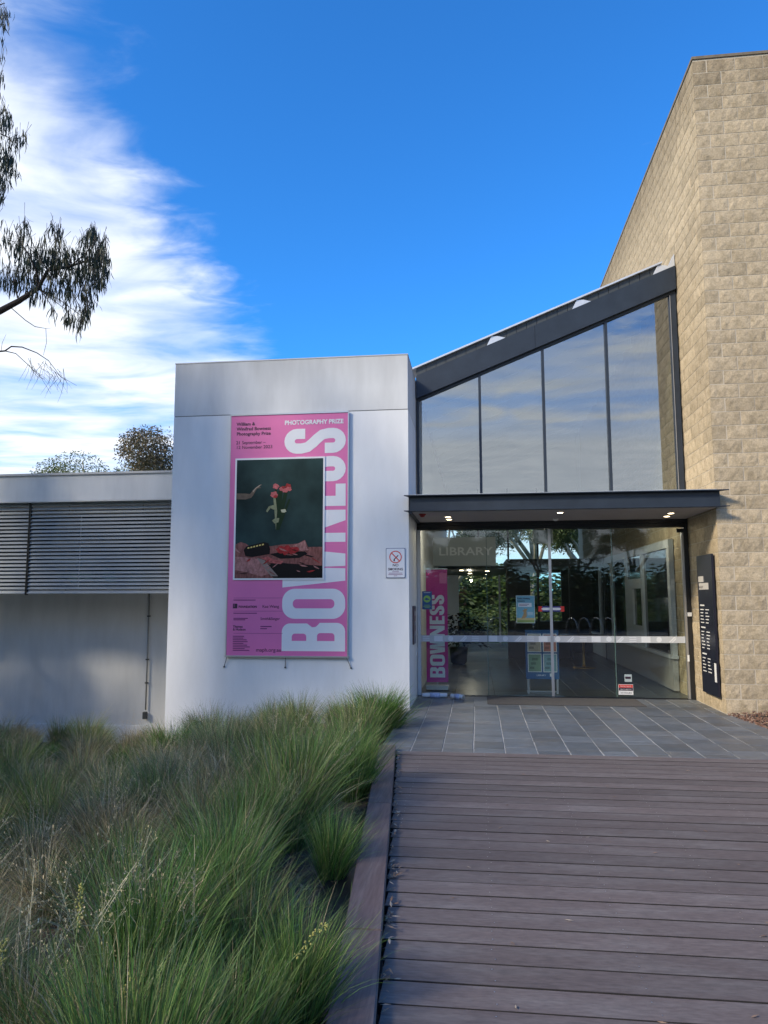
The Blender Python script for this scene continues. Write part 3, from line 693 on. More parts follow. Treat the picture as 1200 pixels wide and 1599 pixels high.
# ------------------------------------------------------------------ no smoking sign
def build_no_smoking():
    a = onY(603, 856, BY); b = onY(633.5, 902.5, BY); Y = BY-.012
    root = empty('no_smoking_sign', ((a.x+b.x)/2, BY, b.z)); tag(root, 'small white no smoking sign with red barred circle', 'sign')
    W = b.x-a.x; H = a.z-b.z
    bl = mat('sign_blue', (.03, .06, .16), .4)
    def S(n, rings, lvl, m): link(n, shape_mesh(n, rings), m, root, (0, -.012-lvl*.001, 0), (math.pi/2, 0, 0))
    box('backing', -W/2, W/2, -.0118, -.001, 0, H, M_alu, root)
    S('border', [rrect(-W/2, W/2, 0, H, .02)], 0, bl); S('face', [rrect(-W/2+.008, W/2-.008, .008, H-.008, .015)], 1, M_pwhite)
    cz = H*.70; red = mat('sign_red', (.62, .03, .02), .4)
    S('red_ring', [ell(0, cz, .092, .092, 32), ell(0, cz, .078, .078, 32)], 2, red)
    S('red_bar', [[(-.070, cz+.060), (-.060, cz+.070), (.070, cz-.060), (.060, cz-.070)]], 3, red)
    S('cigarette', [[(-.03, cz-.035), (.035, cz+.03), (.045, cz+.02), (-.02, cz-.045)]], 2, M_ink); S('ash', [ell(-.02, cz-.05, .012, .012, 10)], 2.4, M_ink)
    for s, z, sz in (('NO', H*.385, .055), ('SMOKING', H*.255, .05)): link('lettering', text_mesh(s, sz, 'CENTER', bold=.001), M_ink, root, (0, -.0145, z), (math.pi/2, 0, 0))
    for i, w in enumerate((.10, .20, .21, .05)): S('small_print', [rect(-w/2, w/2, H*.20-i*.020, H*.20-i*.020+.007)], 2, M_inks)
build_no_smoking()

# ------------------------------------------------------------------ glazed atrium above the doors
DY = 12.25
def slope(x, z0): return z0 + (x+.96)*.3962
def para(name, x0, x1, y0, y1, zl, zh, m, parent, off):       # bar following the roof slope
    V = []
    for x in (x0, x1):
        for y in (y0, y1):
            for z in (zl, zh): V.append((x-off[0], y-off[1], slope(x, z)-off[2]))
    F = ((0, 1, 3, 2), (4, 6, 7, 5), (0, 4, 5, 1), (2, 3, 7, 6), (0, 2, 6, 4), (1, 5, 7, 3))
    return link(name, mesh(name, V, F), m, parent)
def build_atrium():
    O = (1.2, DY, 2.8)
    root = empty('glazed_atrium', O); tag(root, 'sloping-roofed glazed atrium front in dark steel above the entrance canopy', 'building')
    def B(n, x0, x1, y0, y1, z0, z1, m, bev=0, par=root): return box(n, x0-O[0], x1-O[0], y0-O[1], y1-O[1], z0-O[2], z1-O[2], m, par, bev)
    XL, XR = -.965, 3.325
    Zt, Zb = 5.31, 4.915
    xm = (XL+XR)/2-.15
    para('fascia_beam', XL, xm-.002, DY-.10, DY+.06, Zb, Zt, M_steel, root, O); para('fascia_beam', xm+.002, XR, DY-.10, DY+.06, Zb, Zt, M_steel, root, O)
    para('head_frame', XL, XR, DY-.03, DY+.04, Zb-.045, Zb-.002, M_steel, root, O)
    # recessed strip of cladding panels under the pale roof edge
    n = 24
    for i in range(n):
        a = XL+(XR-.22-XL)*i/n; b_ = XL+(XR-.22-XL)*(i+1)/n
        para('cladding_panel', a+.004, b_-.004, DY-.045, DY-.02, Zt+.002, Zt+.135, M_steel2, root, O)
    para('cladding_backing', XL, XR-.22, DY-.018, DY+.02, Zt+.002, Zt+.135, M_black, root, O)
    para('roof_edge', XL-.06, XR-.20, DY-.10, DY+.42, Zt+.137, Zt+.166, M_rooflight, root, O)
    para('roof_sheet', XL, XR, DY+.36, 25.8, Zt+.09, Zt+.125, M_rooflight, root, O)
    for x in (.36, 1.78, 3.10):           # pale wedge brackets
        V = [(x-.13, DY-.075, slope(x-.13, Zt)+.003), (x+.19, DY-.075, slope(x+.19, Zt)+.003), (x+.06, DY-.075, slope(x+.06, Zt)+.09), (x-.05, DY-.075, slope(x-.05, Zt)+.132)]
        V += [(v[0], DY-.047, v[2]) for v in V]
        V = [(v[0]-O[0], v[1]-O[1], v[2]-O[2]) for v in V]
        link('roof_bracket', mesh('roof_bracket', V, [(0, 1, 2, 3), (7, 6, 5, 4), (0, 4, 5, 1), (1, 5, 6, 2), (2, 6, 7, 3), (3, 7, 4, 0)]), M_rooflight, root)
    V = [(3.19, DY-.06, slope(3.19, Zt)-.02), (3.33, DY-.06, slope(3.33, Zt)-.02), (3.33, DY-.06, slope(3.33, Zt)+.22), (3.29, DY-.06, slope(3.29, Zt)+.15)]
    V += [(v[0], DY+.1, v[2]) for v in V]; V = [(v[0]-O[0], v[1]-O[1], v[2]-O[2]) for v in V]
    link('wall_flashing', mesh('wall_flashing', V, [(0, 1, 2, 3), (7, 6, 5, 4), (0, 4, 5, 1), (1, 5, 6, 2), (2, 6, 7, 3), (3, 7, 4, 0)]), M_rooflight, root)
    # mullions and panes
    mx = [XL+.02, .10, 1.151, 2.191, XR-.05]; zbot = 2.98
    for i, x in enumerate(mx):
        w = .022 if 0 < i < 4 else (.022 if i == 0 else .05)
        V = []
        for xx in (x-w, x+w):
            for yy in (DY-.045, DY+.06):
                for z in (zbot, slope(xx, Zb-.046)): V.append((xx-O[0], yy-O[1], z-O[2]))
        link('mullion', mesh('mullion', V, ((0, 1, 3, 2), (4, 6, 7, 5), (0, 4, 5, 1), (2, 3, 7, 6), (0, 2, 6, 4), (1, 5, 7, 3))), M_steel, root)
    box('mullion_cover', XR-.098-O[0], XR-.09-O[0], -.055, -.0455, zbot-O[2], slope(XR-.1, Zb-.06)-O[2], M_alu, root)
    for i in range(4):
        x0 = mx[i]+(.022); x1 = mx[i+1]-(.022 if i < 3 else .05)
        V = []
        for xx in (x0, x1):
            for yy in (DY, DY+.010):
                for z in (zbot, slope(xx, Zb-.046)): V.append((xx-O[0], yy-O[1], z-O[2]))
        link('pane', mesh('pane', V, ((0, 1, 3, 2), (4, 6, 7, 5), (0, 4, 5, 1), (2, 3, 7, 6), (0, 2, 6, 4), (1, 5, 7, 3))), M_upper_glass, root).rotation_euler = (rad(rnd.uniform(-.12, .12)), 0, rad(rnd.uniform(-.10, .10)))
    B('eaves_wall', -.964, -.952, DY+.45, 25.6, 5.0, 5.395, M_steel2)
    B('sill_beam', XL, XR, DY-.05, DY+.10, 2.76, 2.979, M_steel)
    # rafters seen through the glass
    for i in range(14):
        y = 12.9+i*.92; para('rafter', XL, XR, y, y+.07, Zt-.20, Zt+.088, M_intwhite, root, O)
build_atrium()

# ------------------------------------------------------------------ canopy
def build_canopy():
    O = (1.2, 10.62, 2.82)
    root = empty('entrance_canopy', O); tag(root, 'flat dark steel entrance canopy with lit downlights over the glass doors', 'canopy')
    def B(n, x0, x1, y0, y1, z0, z1, m, bev=0): return box(n, x0-O[0], x1-O[0], y0-O[1], y1-O[1], z0-O[2], z1-O[2], m, root, bev)
    XL, XR = -.945, 3.312
    xl2, xr2 = -1.03, 3.47
    def flange(name, z0, z1, m):
        V = []
        pts = [(xl2, 10.60), (xr2, 10.60), (XR+.02, 10.77), (XR+.02, 12.19), (XL-.025, 12.19), (XL-.025, 10.77)]
        for z in (z0, z1): V += [(p[0]-O[0], p[1]-O[1], z-O[2]) for p in pts]
        n = len(pts); F = [tuple(range(n))[::-1], tuple(range(n, 2*n))] + [(k, (k+1) % n, n+(k+1) % n, n+k) for k in range(n)]
        return link(name, mesh(name, V, F), m, root)
    flange('top_flange', 3.046, 3.060, M_steel); flange('bottom_flange', 2.822, 2.834, M_steel)
    B('roof_lining', XL, XR, 10.61, 12.18, 3.0605, 3.066, M_rooflight)
    B('web', XL-.005, XR+.06, 10.69, 10.702, 2.835, 3.045, M_steel)
    B('side_web', XL-.02, XL-.01, 10.705, 12.19, 2.835, 3.045, M_steel); B('side_web', XR+.004, XR+.014, 10.78, 12.19, 2.835, 3.045, M_steel)
    B('soffit', XL+.03, XR-.01, 10.66, 12.19, 2.812, 2.8215, M_soffit)
    B('rear_trim', XL-.02, XR+.01, 12.15, 12.20, 2.755, 2.811, M_black)
    B('edge_trim', XL-.02, XL+.029, 10.63, 12.19, 2.795, 2.8215, M_steel)
    for (x, y) in ((699.8, 807.5), (703.8, 816.5), (875, 800.5), (1048, 801.5), (1029, 811.5)):
        p = onZ(x, y, 2.81); p.y = min(p.y, 11.72)
        l = lathe('downlight', [(.044, 2.8075), (.054, 2.8075), (.056, 2.8118)], M_rooflight, root, 20, (p.x-O[0], p.y-O[1], -O[2]))
        lathe('lens', [(.0, 2.8055), (.038, 2.8058), (.043, 2.8074)], M_lamp, l, 20)
    p = onZ(660, 804, 2.80)
    lathe('alarm_beacon', [(.02, 2.765), (.035, 2.775), (.042, 2.797), (.055, 2.7975), (.055, 2.8118)], mat('red_beacon', (.28, .015, .012), .4), root, 16, (p.x-O[0], p.y-O[1], -O[2]))
    p = onZ(868, 811, 2.80)
    lathe('motion_sensor', [(.02, 2.775), (.04, 2.785), (.05, 2.8118)], M_intwhite, root, 16, (p.x-O[0], p.y-O[1], -O[2]))
build_canopy()

# ------------------------------------------------------------------ sliding glass doors
def build_doors():
    O = (1.2, DY, 0)
    root = empty('sliding_glass_doors', O); tag(root, 'wide frameless sliding glass entrance doors under the canopy', 'door')
    def B(n, x0, x1, y0, y1, z0, z1, m, bev=0, par=root): return box(n, x0-O[0], x1-O[0], y0-O[1], y1-O[1], z0, z1, m, par, bev)
    XL, XR = -.93, 3.325
    B('head_track', -.97, XR+.015, DY-.04, DY+.10, 2.69, 2.757, M_black)
    B('jamb', -.972, XL+.012, DY-.035, DY+.09, .006, 2.69, M_intgrey); B('jamb', XR-.05, XR+.012, DY-.035, DY+.09, .006, 2.69, M_black); B('jamb_strip', XR-.085, XR-.052, DY-.02, DY+.03, .006, 2.66, M_alu)
    pl = [(XL+.015, .163, .012), (.168, 1.176, .042), (1.198, 2.170, .042), (2.160, XR-.09, .012)]
    for i, (a, b, dy) in enumerate(pl):
        pn = B('glass_panel', a, b, DY+dy, DY+dy+.010, .012, 2.688, M_door_glass)
        B('bottom_rail', a, b, DY+dy-.004, DY+dy+.014, .006, .0118, M_black)
        # frosted safety strip with its repeating marks, on the outer face
        yy = DY+dy-.0010
        B('safety_strip', a, b, yy-.0006, yy, .862, .964, M_frost)
        x = a+.08; k = i
        while x < b-.06:
            t = k % 4
            if t == 0: shp = [rect(x-.055, x+.055, .937, .948)], [rect(x-.055, x+.055, .907, .918)], [rect(x-.055, x+.055, .878, .889)]
            elif t == 1: shp = ([rect(x-.07, x+.07, .868, .958)],)
            elif t == 2: shp = ([ell(x, .913, .042, .042, 18)],)
            else: shp = ([[(x-.06, .87), (x-.03, .87), (x+.06, .956), (x+.03, .956)]], [[(x-.02, .87), (x+.01, .87), (x+.06, .92), (x+.06, .945)]])
            for s in shp: link('strip_mark', shape_mesh('strip_mark', [[(p[0]-O[0], p[1]) for p in r] for r in s]), M_frost2, root, (0, yy-.0016-DY, 0), (math.pi/2, 0, 0))
            x += .20; k += 1
    for (a, w) in ((1.176, .011), (1.198, .011)): B('meeting_stile', a-w, a+w-.001, DY+.034, DY+.060, .012, 2.688, M_alu)
    for x in (.165, 2.166): B('panel_edge', x-.004, x+.004, DY+.005, DY+.04, .012, 2.688, mat('green_glass_edge', (.10, .17, .15), .15))
    B('door_sensor', .93, 1.25, DY+.075, DY+.16, 2.46, 2.685, mat('sensor_grey', (.33, .35, .34), .5), .01)
    # arrows sticker across the meeting stiles
    bl = mat('arrow_blue', (.04, .04, .20), .4); red = MATS['sign_red']
    for (a, b, e) in ((.985, 1.163, -1), (1.212, 1.395, 1)):
        B('arrow_sticker', a, b, DY+.0405, DY+.0415, 1.35, 1.435, bl); xe = a if e < 0 else b
        B('arrow_red_end', min(xe, xe-e*.06), max(xe, xe-e*.06), DY+.0395, DY+.0403, 1.35, 1.435, red)
        x0, x1 = (a+.075, b) if e < 0 else (b-.075, a)
        link('arrow', shape_mesh('arrow', [[(x1-O[0], 1.372), (x0-O[0]+(-e)*.02*0, 1.372), (x0-O[0]+e*.03, 1.392), (x0-O[0], 1.412), (x1-O[0], 1.412)][::(1 if e > 0 else -1)]]), M_text_w, root, (0, .0388, 0), (math.pi/2, 0, 0))
    # small stickers
    B('opening_hours_sticker', -.895, -.735, DY+.008, DY+.011, 1.385, 1.68, mat('sticker_blue', (.015, .08, .24), .4))
    lm = mat('sticker_lime', (.30, .55, .10), .4); link('sticker_disc', shape_mesh('sticker_disc', [ell(-.815-O[0], 1.555, .058, .058, 24)]), lm, root, (0, .0065, 0), (math.pi/2, 0, 0))
    link('sticker_bird', shape_mesh('sticker_bird', [[(-.86-1.2, 1.55), (-.83-1.2, 1.575), (-.79-1.2, 1.56), (-.77-1.2, 1.535), (-.80-1.2, 1.54), (-.82-1.2, 1.53)]]), MATS['sticker_blue'], root, (0, .0055, 0), (math.pi/2, 0, 0))
    for z, w in ((1.655, .11), (1.45, .09), (1.43, .12), (1.41, .08)): B('sticker_text', -.815-w/2, -.815+w/2, DY+.0065, DY+.0075, z, z+.007, MATS['sticker_lime'] if z < 1.6 else M_text_w)
    B('security_sticker', 2.19, 2.415, DY+.008, DY+.0105, .055, .215, M_text_w); B('security_red', 2.195, 2.41, DY+.0065, DY+.0078, .165, .21, red); B('security_black', 2.195, 2.41, DY+.0065, DY+.0078, .118, .163, M_ink)
    for s, z, m in (('PROTECTED BY', .175, M_text_w), ('SECURITY', .128, M_text_w), ('24 HOURS', .075, M_ink)):
        link('lettering', text_mesh(s, .028, 'CENTER', width=.17), m, root, (2.303-O[0], .0055, z), (math.pi/2, 0, 0))
    B('card_sticker', 2.29, 2.40, DY+.008, DY+.0105, .255, .37, mat('sticker_pale', (.42, .50, .50), .4)); B('card_sticker_band', 2.30, 2.385, DY+.0065, DY+.0078, .30, .335, M_ink)
    # door closer, lock and reader boxes
    B('door_contact', XR-.16, XR-.02, DY-.05, DY-.036, 2.60, 2.66, M_black); B('lock_box', XR-.05, XR+.01, DY-.06, DY-.036, 1.28, 1.34, M_text_w)
    B('lock_box', XR-.075, XR-.045, DY-.03, DY-.021, .58, .68, M_text_w)
build_doors()
def build_access_panel():
    root = empty('access_reader', (BX1, 11.55, .9)); tag(root, 'narrow dark reader plate on the white reveal beside the doors', 'access panel')
    box('plate', .001, .022, -.22, .17, -.03, .55, mat('purple_grey_plate', (.10, .07, .08), .3, .5), root, .004)
    for z in (.10, .25, .40): box('button', .0225, .03, -.06, .03, z, z+.07, M_alu, root)
    for (y, z) in ((.42, .52), (.46, -.25)): box('wall_switch', .001, .015, y, y+.07, z, z+.13, M_intwhite, root)
build_access_panel()
def build_poster(name, label, x0, x1, z0, z1):
    root = empty(name, ((x0+x1)/2, DY+.056, z0)); tag(root, label, 'poster')
    W, H = x1-x0, z1-z0
    pw = mat('poster_sky', (.22, .45, .60), .5); 
    box('sheet', -W/2, W/2, -.003, 0, 0, H, M_pwhite, root)
    def S(n, r, l, m): link(n, shape_mesh(n, [r]), m, root, (0, -.003-.0006*l, 0), (math.pi/2, 0, 0))
    S('blue_field', rect(-W/2+.008, W/2-.008, .008, H-.008), 1, pw); S('grass_band', rect(-W/2+.008, W/2-.008, .008, .065), 2, mat('poster_grass', (.25, .32, .10), .5))
    S('sand_band', rect(-W/2+.008, W/2-.008, .05, .085), 3, mat('poster_sand', (.50, .42, .22), .5))
    S('dog_shape', [(-.07, .07), (-.01, .08), (.02, .11), (.015, .19), (.03, .235), (.0, .225), (-.02, .245), (-.02, .215), (-.055, .195), (-.025, .18), (-.04, .13)], 4, mat('poster_dog', (.42, .26, .12), .5))
    S('white_box', rect(-.115, .10, .26, .325), 3, M_pwhite)
    for s, z, sz in (('Public Holiday', .385, .036), ('Closure', .345, .036)): link('lettering', text_mesh(s, sz, bold=.0008), M_ink, root, (-W/2+.02, -.006, z), (math.pi/2, 0, 0))
    for i in range(2): S('text_line', rect(-.10, .06-.03*i, .30-i*.022, .308-i*.022), 4, M_inks)
    for i in range(3): S('text_line', rect(.03, .12, .17-i*.02, .177-i*.02), 3, M_pwhite)
build_poster('closure_poster', 'pale blue holiday closure poster on the glass door', .631, .928, 1.164, 1.608)

# ------------------------------------------------------------------ foyer behind the glass
def build_foyer():
    root = empty('foyer_interior', (0, 18, 0)); tag(root, 'dim foyer behind the glass doors with sign bulkhead and far windows', 'room')
    def B(n, x0, x1, y0, y1, z0, z1, m, bev=0, par=None): return box(n, x0, x1, y0-18, y1-18, z0, z1, m, par or root, bev)
    B('left_wall', -1.05, -.985, 17.01, 19.2, .0, 5.3, M_intwhite); B('upper_left_wall', -1.07, -1.0, 19.21, 25.6, 2.37, 5.38, M_intwhite); B('high_right_wall', 3.36, 3.9, 24.05, 24.99, .0, 7.0, M_intwhite)
    bp = B('sign_bulkhead', -1.05, .443, 17.0, 17.35, 2.29, 2.94, mat('bulkhead_grey', (.50, .53, .51), .6))
    text('LIBRARY', -.86, 2.53, -1.0-.004, .26, mat('sign_letter_white', (.88, .88, .86), .4), root, width=1.22, name='sign_lettering', bold=.004)
    B('left_door_frame', -.98, -.90, 17.36, 17.42, 0, 2.28, M_intgrey)
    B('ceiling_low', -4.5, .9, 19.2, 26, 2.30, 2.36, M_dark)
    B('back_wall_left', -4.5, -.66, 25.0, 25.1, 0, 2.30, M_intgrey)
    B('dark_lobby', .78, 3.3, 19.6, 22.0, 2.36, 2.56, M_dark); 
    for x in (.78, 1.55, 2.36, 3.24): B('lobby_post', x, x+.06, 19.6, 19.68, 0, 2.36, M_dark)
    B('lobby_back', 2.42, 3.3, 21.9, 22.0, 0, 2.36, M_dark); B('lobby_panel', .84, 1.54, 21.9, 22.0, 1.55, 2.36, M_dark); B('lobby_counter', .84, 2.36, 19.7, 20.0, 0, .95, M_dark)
    for x in (-.66, .72): B('back_door_post', x, x+.06, 25.0, 25.08, 0, 2.30, M_intgrey)
    B('far_pane', -.60, .72, 25.03, 25.04, 0.02, 2.29, M_far_glass); B('far_pane', .79, 3.34, 25.03, 25.04, .02, 2.35, M_far_glass)
    for i, (a, b) in enumerate(((-1.0, .05), (.11, 1.03), (1.09, 2.0), (2.06, 3.34))): B('clerestory_pane', a, b, 25.03, 25.04, 2.60, 4.6, M_far_glass)
    for x in (-1.06, .05, 1.03, 2.0): B('clerestory_mullion', x, x+.06, 25.0, 25.08, 2.60, 5.2, M_black)
    B('back_transom', -1.06, 3.34, 24.98, 25.1, 2.36, 2.60, M_black); B('high_back_wall', -1.06, 3.9, 25.0, 25.1, 4.6, 7.1, M_intwhite)
    # grey joinery screen along the block wall
    X = 3.30
    def F(n, y0, y1, z0, z1, m=M_intgrey, x0=X-.05, x1=X+.03): return B(n, x0, x1, y0, y1, z0, z1, m)
    F('joinery_sill', 13.1, 22.5, .02, .55, mat('pebbled_render', (.34, .34, .33), .9, var=.15, nscale=40, bump=.006, bscale=60)); F('joinery_ledge', 13.05, 22.55, .551, .60, x0=X-.09)
    F('joinery_head', 13.1, 22.5, 2.42, 2.56)
    for y in (13.1, 15.2, 16.8, 18.6, 20.4, 22.35): F('joinery_post', y, y+.16, .601, 2.419)
    F('joinery_door', 15.37, 16.79, .601, 1.0); F('joinery_door', 15.37, 16.79, 1.75, 1.95); F('joinery_door', 16.2, 16.79, 1.001, 1.749)
    for (a, b) in ((13.27, 15.19), (16.97, 18.59), (18.77, 20.39), (20.57, 22.34)): F('joinery_glass', a, b, .602, 2.418, mat('dark_window_glass', (.02, .025, .028), .06), X-.01, X+.02)
    F('joinery_glass', 15.37, 16.79, 1.951, 2.418, MATS['dark_window_glass'], X-.01, X+.02); F('joinery_glass', 15.37, 16.19, 1.001, 1.749, MATS['dark_window_glass'], X-.01, X+.02)
    for (x, y) in ((-.4, 20.2), (.3, 21.0), (-.2, 23)):
        lathe('ceiling_lamp', [(.0, 2.285), (.05, 2.286), (.06, 2.2995)], M_lamp, root, 14, (x, y-18, 0))
    # lamp bar and lamps added behind the door head to brighten the foyer
    B('fill_lamp_bar', -.9, 3.25, 13.10, 13.20, 2.80, 2.86, M_dark)
    for x in (-.42, -.30, 1.15, 2.45, 2.62):
        lathe('fill_lamp', [(.0, 2.770), (.045, 2.772), (.05, 2.799)], M_lamp, root, 14, (x, 13.15-18, 0))
    for (x, y, z, e) in ((-.36, 13.15, 2.74, 8), (1.15, 13.15, 2.74, 5), (2.53, 13.15, 2.74, 8), (-.2, 21, 2.2, 8)):
        l = bpy.data.lights.new('foyer_fill', 'POINT'); l.energy = e; l.color = (1, .88, .70); l.shadow_soft_size = .05  # point lamps added as fill for the dim foyer
        lo = bpy.data.objects.new('foyer_fill', l); COL.objects.link(lo); lo.location = (x, y-18, z); lo.parent = root
build_foyer()
def build_inner_banner():
    x0, x1, z0, z1, Y = -.875, -.505, .14, 2.06, 12.9
    root = empty('pull_up_banner', ((x0+x1)/2, Y, 0)); tag(root, 'narrow magenta pull-up banner behind the glass with white vertical word', 'banner')
    W = x1-x0
    box('sheet', -W/2, W/2, 0, .004, z0, z1, M_pinkd, root)
    xc = (x0+x1)/2
    cap = .255; adv = (1.62-.22)/((1016-669)/97.0)
    o0 = set(COL.objects)
    bowness(lambda lx, ly: (.13 - ly*cap, .22 + lx*adv), M_pwhite, root, -.003)
    box('base', -W/2-.01, W/2+.01, -.08, .10, .012, .10, M_alu, root, .01); box('pole', -.012, .012, .012, .03, .10, z1, M_alu, root); box('top_bar', -W/2, W/2, -.008, .012, z1, z1+.02, M_alu, root)
    box('corner_patch', .05, W/2-.01, -.003, -.001, 1.82, 2.0, M_pink, root)
build_inner_banner()
def build_stand():
    root = empty('notice_stand', (1.055, 12.62, 0)); tag(root, 'blue notice stand holding four framed leaflets inside the doors', 'notice stand')
    nb = mat('stand_blue', (.02, .09, .22), .45)
    box('panel', -.27, .27, 0, .03, .24, 1.04, nb, root, .005)
    cols = ((.42, .36, .26), (.40, .16, .12), (.17, .27, .16), (.16, .30, .33))
    for i, (x, z) in enumerate(((-.125, .68), (.125, .68), (-.125, .355), (.125, .355))):
        box('frame', x-.112, x+.112, -.010, -.001, z, z+.30, M_intwhite, root, .004); box('leaflet', x-.1, x+.1, -.0125, -.0105, z+.012, z+.288, mat('leaflet_%d' % i, cols[i], .5, var=.2, nscale=14), root)
        for j in range(3): box('leaflet_block', x-.085+.02*j, x-.01+.03*j, -.0145, -.0128, z+.05+.07*j, z+.09+.07*j, mat('leaflet_tone_%d' % i, tuple(c*.55 for c in cols[i]), .5), root)
    box('leg', -.25, -.22, .0, .03, .005, .24, M_alu, root); box('leg', .22, .25, .0, .03, .005, .24, M_alu, root); box('rear_brace', -.25, .25, .2, .22, .005, .03, M_alu, root)
    tube('rear_leg', [(-.2, .21, .03), (-.2, .03, .8)], .01, M_alu, root); tube('rear_leg', [(.2, .21, .03), (.2, .03, .8)], .01, M_alu, root)
    link('lettering', text_mesh('LIBRARY', .04), M_text_w, root, (-.1, -.002, .29), (math.pi/2, 0, 0)); box('logo_square', .115, .165, -.003, -.0006, .285, .335, M_text_w, root)
build_stand()

# ------------------------------------------------------------------ things in the foyer and on the step
def build_newspapers():
    paper = mat('wrapped_newspaper', (.72, .72, .72), .35, var=.12, nscale=18, bump=.002, bscale=40, spec=.6); lab = mat('newspaper_label', (.45, .50, .68), .4, var=.3, nscale=30); inn = mat('newsprint_end', (.42, .37, .29), .8, var=.4, nscale=90)
    for (px_, py, L, ang, lb) in ((679, 1087.5, .40, 3, 'rolled newspaper in clear wrap lying flat along the door sill'), (714.5, 1089.5, .22, -32, 'short rolled newspaper angled out on the slate, its end showing')):
        p = onZ(px_, py+2, 0); root = empty('rolled_newspaper', (p.x, p.y, .0), rad(ang)); tag(root, lb, 'newspaper', 'newspapers delivered at the door')
        n = 10; pts = [(-L/2+L*i/n, rnd.uniform(-.002, .002), .040) for i in range(n+1)]
        o = tube('roll', pts, [.036+rnd.uniform(-.003, .003) for _ in pts], paper, root, 14)
        tube('label_band', [(-L*.18, 0, .040), (L*.22, 0, .040)], .0405, lab, root, 14)
        for s in (-1, 1): tube('rolled_end', [(s*L/2, 0, .040), (s*(L/2+.004), 0, .040)], [.030, .026], inn, root, 12)
build_newspapers()
def leaf_plant(name, loc, n, r, h, label, cat):
    root = empty(name, loc); tag(root, label, cat)
    lathe('pot', [(.14, 0), (.19, .05), (.22, .38), (.20, .40), (.19, .36)], mat('dark_pot', (.03, .03, .032), .5), root, 18)
    bm = bmesh.new(); r_ = random.Random(3); cl = bm.loops.layers.color.new('col')
    for i in range(n):
        a = r_.uniform(0, 6.28); t = r_.random()**.6; p = Vector((math.cos(a)*r*t, math.sin(a)*r*t, .42+r_.uniform(.05, h)*(1-.4*t)))
        d = Vector((math.cos(a), math.sin(a), r_.uniform(-.5, .8))).normalized(); s = d.cross(Vector((0, 0, 1))).normalized()*r_.uniform(.03, .05); L = r_.uniform(.12, .22)
        q = [bm.verts.new(p), bm.verts.new(p+d*L*.5+s), bm.verts.new(p+d*L+Vector((0, 0, -.04))), bm.verts.new(p+d*L*.5-s)]
        f = bm.faces.new(q); k = r_.uniform(.6, 1.3)
        for l in f.loops: l[cl] = (.03*k, .07*k, .025*k, 1)
    link('foliage', from_bm('foliage', bm), M_leaf, root)
    tube('stem', [(0, 0, .36), (.02, 0, .8), (0, .02, .42+h*.7)], .012, M_darkbark, root, 6)
leaf_plant('potted_plant', (-.45, 17.9, 0), 420, .62, .85, 'leafy potted plant in the foyer under the sign bulkhead', 'plant')
def build_table():
    root = empty('display_table', (2.35, 17.2, 0)); tag(root, 'low dark display table with brass leg in the foyer', 'table')
    lathe('table_top', [(.0, .70), (.50, .70), (.52, .715), (.52, .735), (.0, .74)], mat('dark_table_top', (.05, .04, .035), .3), root, 28)
    br = mat('brass', (.55, .38, .16), .3, .9); lathe('leg', [(.045, .03), (.03, .1), (.03, .69), (.08, .70)], br, root, 14); lathe('foot', [(.25, .005), (.25, .02), (.05, .032)], br, root, 20)
build_table()

# ------------------------------------------------------------------ bicycle hoops on the forecourt (they show in the door glass)
def build_hoops():
    m = mat('stainless_hoop', (.62, .62, .62), .22, .95)
    for i, x in enumerate((.75, 1.75, 3.5, 3.95, 4.4, 4.85)):
        pts = [(-.35, 0, -.0), (-.35, 0, .45)] + [(-.35*math.cos(t), 0, .45+.35*math.sin(t)) for t in [k*math.pi/12 for k in range(1, 12)]] + [(.35, 0, .45), (.35, 0, 0)]
        root = empty('bicycle_hoop', (x, -4.0, -.02), rad(62 if x > 3 else 15)); tag(root, 'stainless steel bicycle hoop on the forecourt, mirrored in the door glass', 'bicycle rack', 'bicycle hoops on the forecourt')
        tube('hoop', pts, .025, m, root, 10)
        for s in (-1, 1): lathe('foot_plate', [(.07, 0), (.07, .008), (.03, .012)], m, root, 14, (s*.35, 0, 0))
build_hoops()

# ------------------------------------------------------------------ trees
def leaf_mesh_cloud(clumps, n, ls, lw, cols, seed, hang=.5):
    r = random.Random(seed); V, F, C = [], [], []
    for i in range(n):
        c, cr = clumps[r.randrange(len(clumps))]
        while True:
            q = Vector((r.uniform(-1, 1), r.uniform(-1, 1), r.uniform(-1, 1)))
            if .25 < q.length < 1: break
        p = c + Vector((q.x*cr[0], q.y*cr[1], q.z*cr[2]))
        a = r.uniform(0, 6.28); d = Vector((math.cos(a), math.sin(a), r.uniform(-1.6, .3)*hang*2)).normalized()
        s = d.cross(Vector((r.uniform(-1, 1), r.uniform(-1, 1), r.uniform(-1, 1)))).normalized()
        L = ls*r.uniform(.6, 1.3); w = lw*r.uniform(.7, 1.2); b = len(V)
        V += [p, p+d*L*.45+s*w, p+d*L, p+d*L*.45-s*w]; F.append((b, b+1, b+2, b+3))
        col = r.choice(cols); k = r.uniform(.75, 1.25); C += [(col[0]*k, col[1]*k, col[2]*k, 1)]*4
    me = mesh('crown', [tuple(v) for v in V], F)
    at = me.color_attributes.new('col', 'FLOAT_COLOR', 'CORNER')
    for i, c in enumerate(C): at.data[i].color = c
    return me
